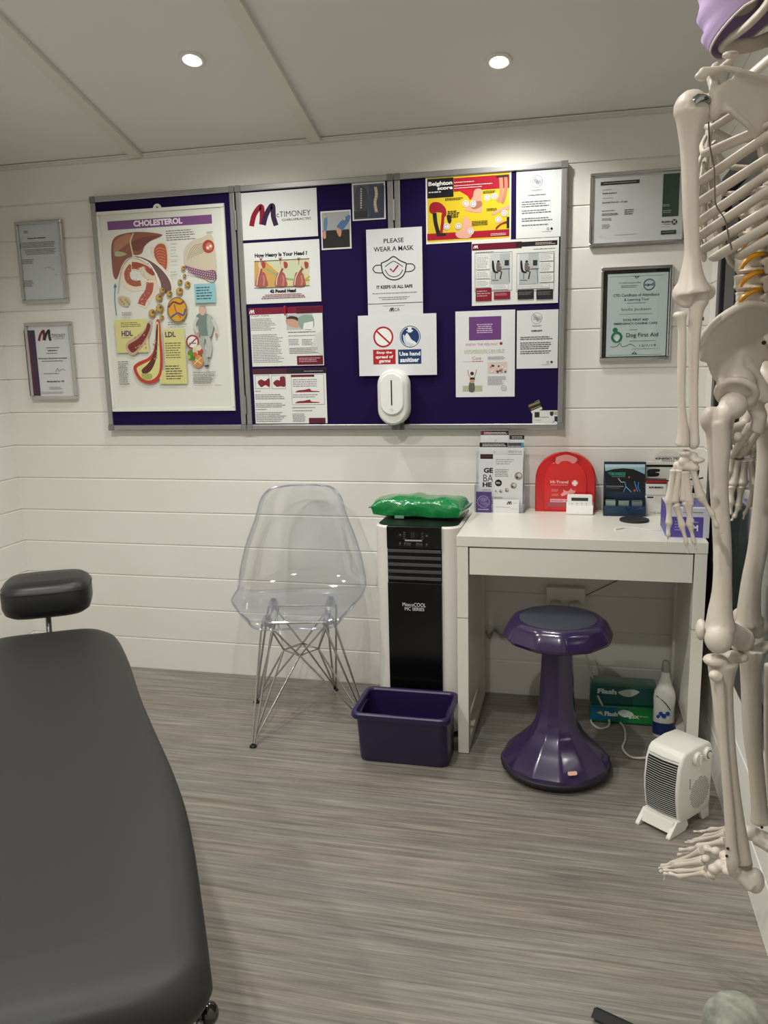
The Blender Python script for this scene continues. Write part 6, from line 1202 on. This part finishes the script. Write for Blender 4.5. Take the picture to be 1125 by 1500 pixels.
# ---- face mask hanging on the jaw (a thing of its own)
msk = thing('face_mask', sk(0, 0.065, 1.70), 'lilac pleated face mask hooked over the skull of the skeleton, top right', 'face mask')
LIL = mat('lilac_fabric', (196, 172, 216), .7, spec=.2, bump=(500, .2, .0006)); WHF = mat('mask_white', (226, 218, 210), .8)
def mrow(v):      # v 0 top .. 1 bottom
    w_ = lerp(.066, .050, v); f0 = lerp(.115, .112, v)+.022*math.sin(PI*min(1, v*1.05)); z = lerp(1.865, 1.722, v)
    sg = [.35, .62, .85]; 
    pl = sum(.013*max(0, 1-(v-c_)/.16 if v > c_ else 1-(c_-v)/.03) for c_ in sg)-.004; out = []
    for k in range(25):
        t = -1+2*k/24; a_ = t*PI*.50
        fw_ = f0*math.cos(a_)**.55 if abs(t) < .999 else 0
        lt_ = w_*math.copysign(abs(math.sin(a_))**.8, t)
        zz = z+.070*abs(t)**2.2*(v-.28)+.0*t
        out.append(sk(lt_, -.007+(fw_+pl*(1-abs(t)))*.80, zz))
    return out
rows = [mrow(v/20) for v in range(21)]
mb = MB(); mb.grid(rows); mb.build('fabric', LIL, msk, smooth=180, solid=.0012)
mb = MB(); mb.tube(rows[-1], .0016, 6); mb.tube([r_[0] for r_ in rows], .0016, 6); mb.tube([r_[-1] for r_ in rows], .0016, 6); mb.tube(rows[0], .0016, 6); mb.build('edging', WHF, msk)
for s2 in (-1, 1):
    e0, e1 = (rows[1][-1], rows[-2][-1]) if s2 > 0 else (rows[1][0], rows[-2][0])
    mb = MB(); mb.tube(spl([e0, sk(s2*.074, -0.045, 1.85), sk(s2*.076, -0.070, 1.825), sk(s2*.074, -0.050, 1.80), e1], 6), .0014, 6); mb.build('ear_loop', WHF, msk)
# ---- stand
mb = MB(); pc = Vector((.345, 1.46, 0)); bk = Vector((.388, 1.30, 0))
mb.tube([(bk.x, bk.y, .075), (bk.x, bk.y, 1.985), (bk.x-.02, bk.y+.015, 2.01), tuple(sk(0, .0, 2.015)), tuple(sk(0, .0, 1.94))], .008, 10); mb.build('pole', CHR, skel)
for ang, Lr in ((156.2, .366), (95, .05), (300, .055), (230, .05)):
    a_ = math.radians(ang); d_ = Vector((math.cos(a_), math.sin(a_), 0)); tip = bk+d_*Lr
    mb = MB(); mb.tube([bk+Vector((0, 0, .02)), tip+Vector((0, 0, .012))], [(.014, .012), (.016, .010)], 4); mb.build('base_leg', BLKM, skel, smooth=0)
mb = MB(); mb.lathe([(.03, 0), (.034, .01), (.030, .05), (.014, .08)], (bk.x-.003, bk.y, .002), 20); mb.build('base_hub', BLK, skel)
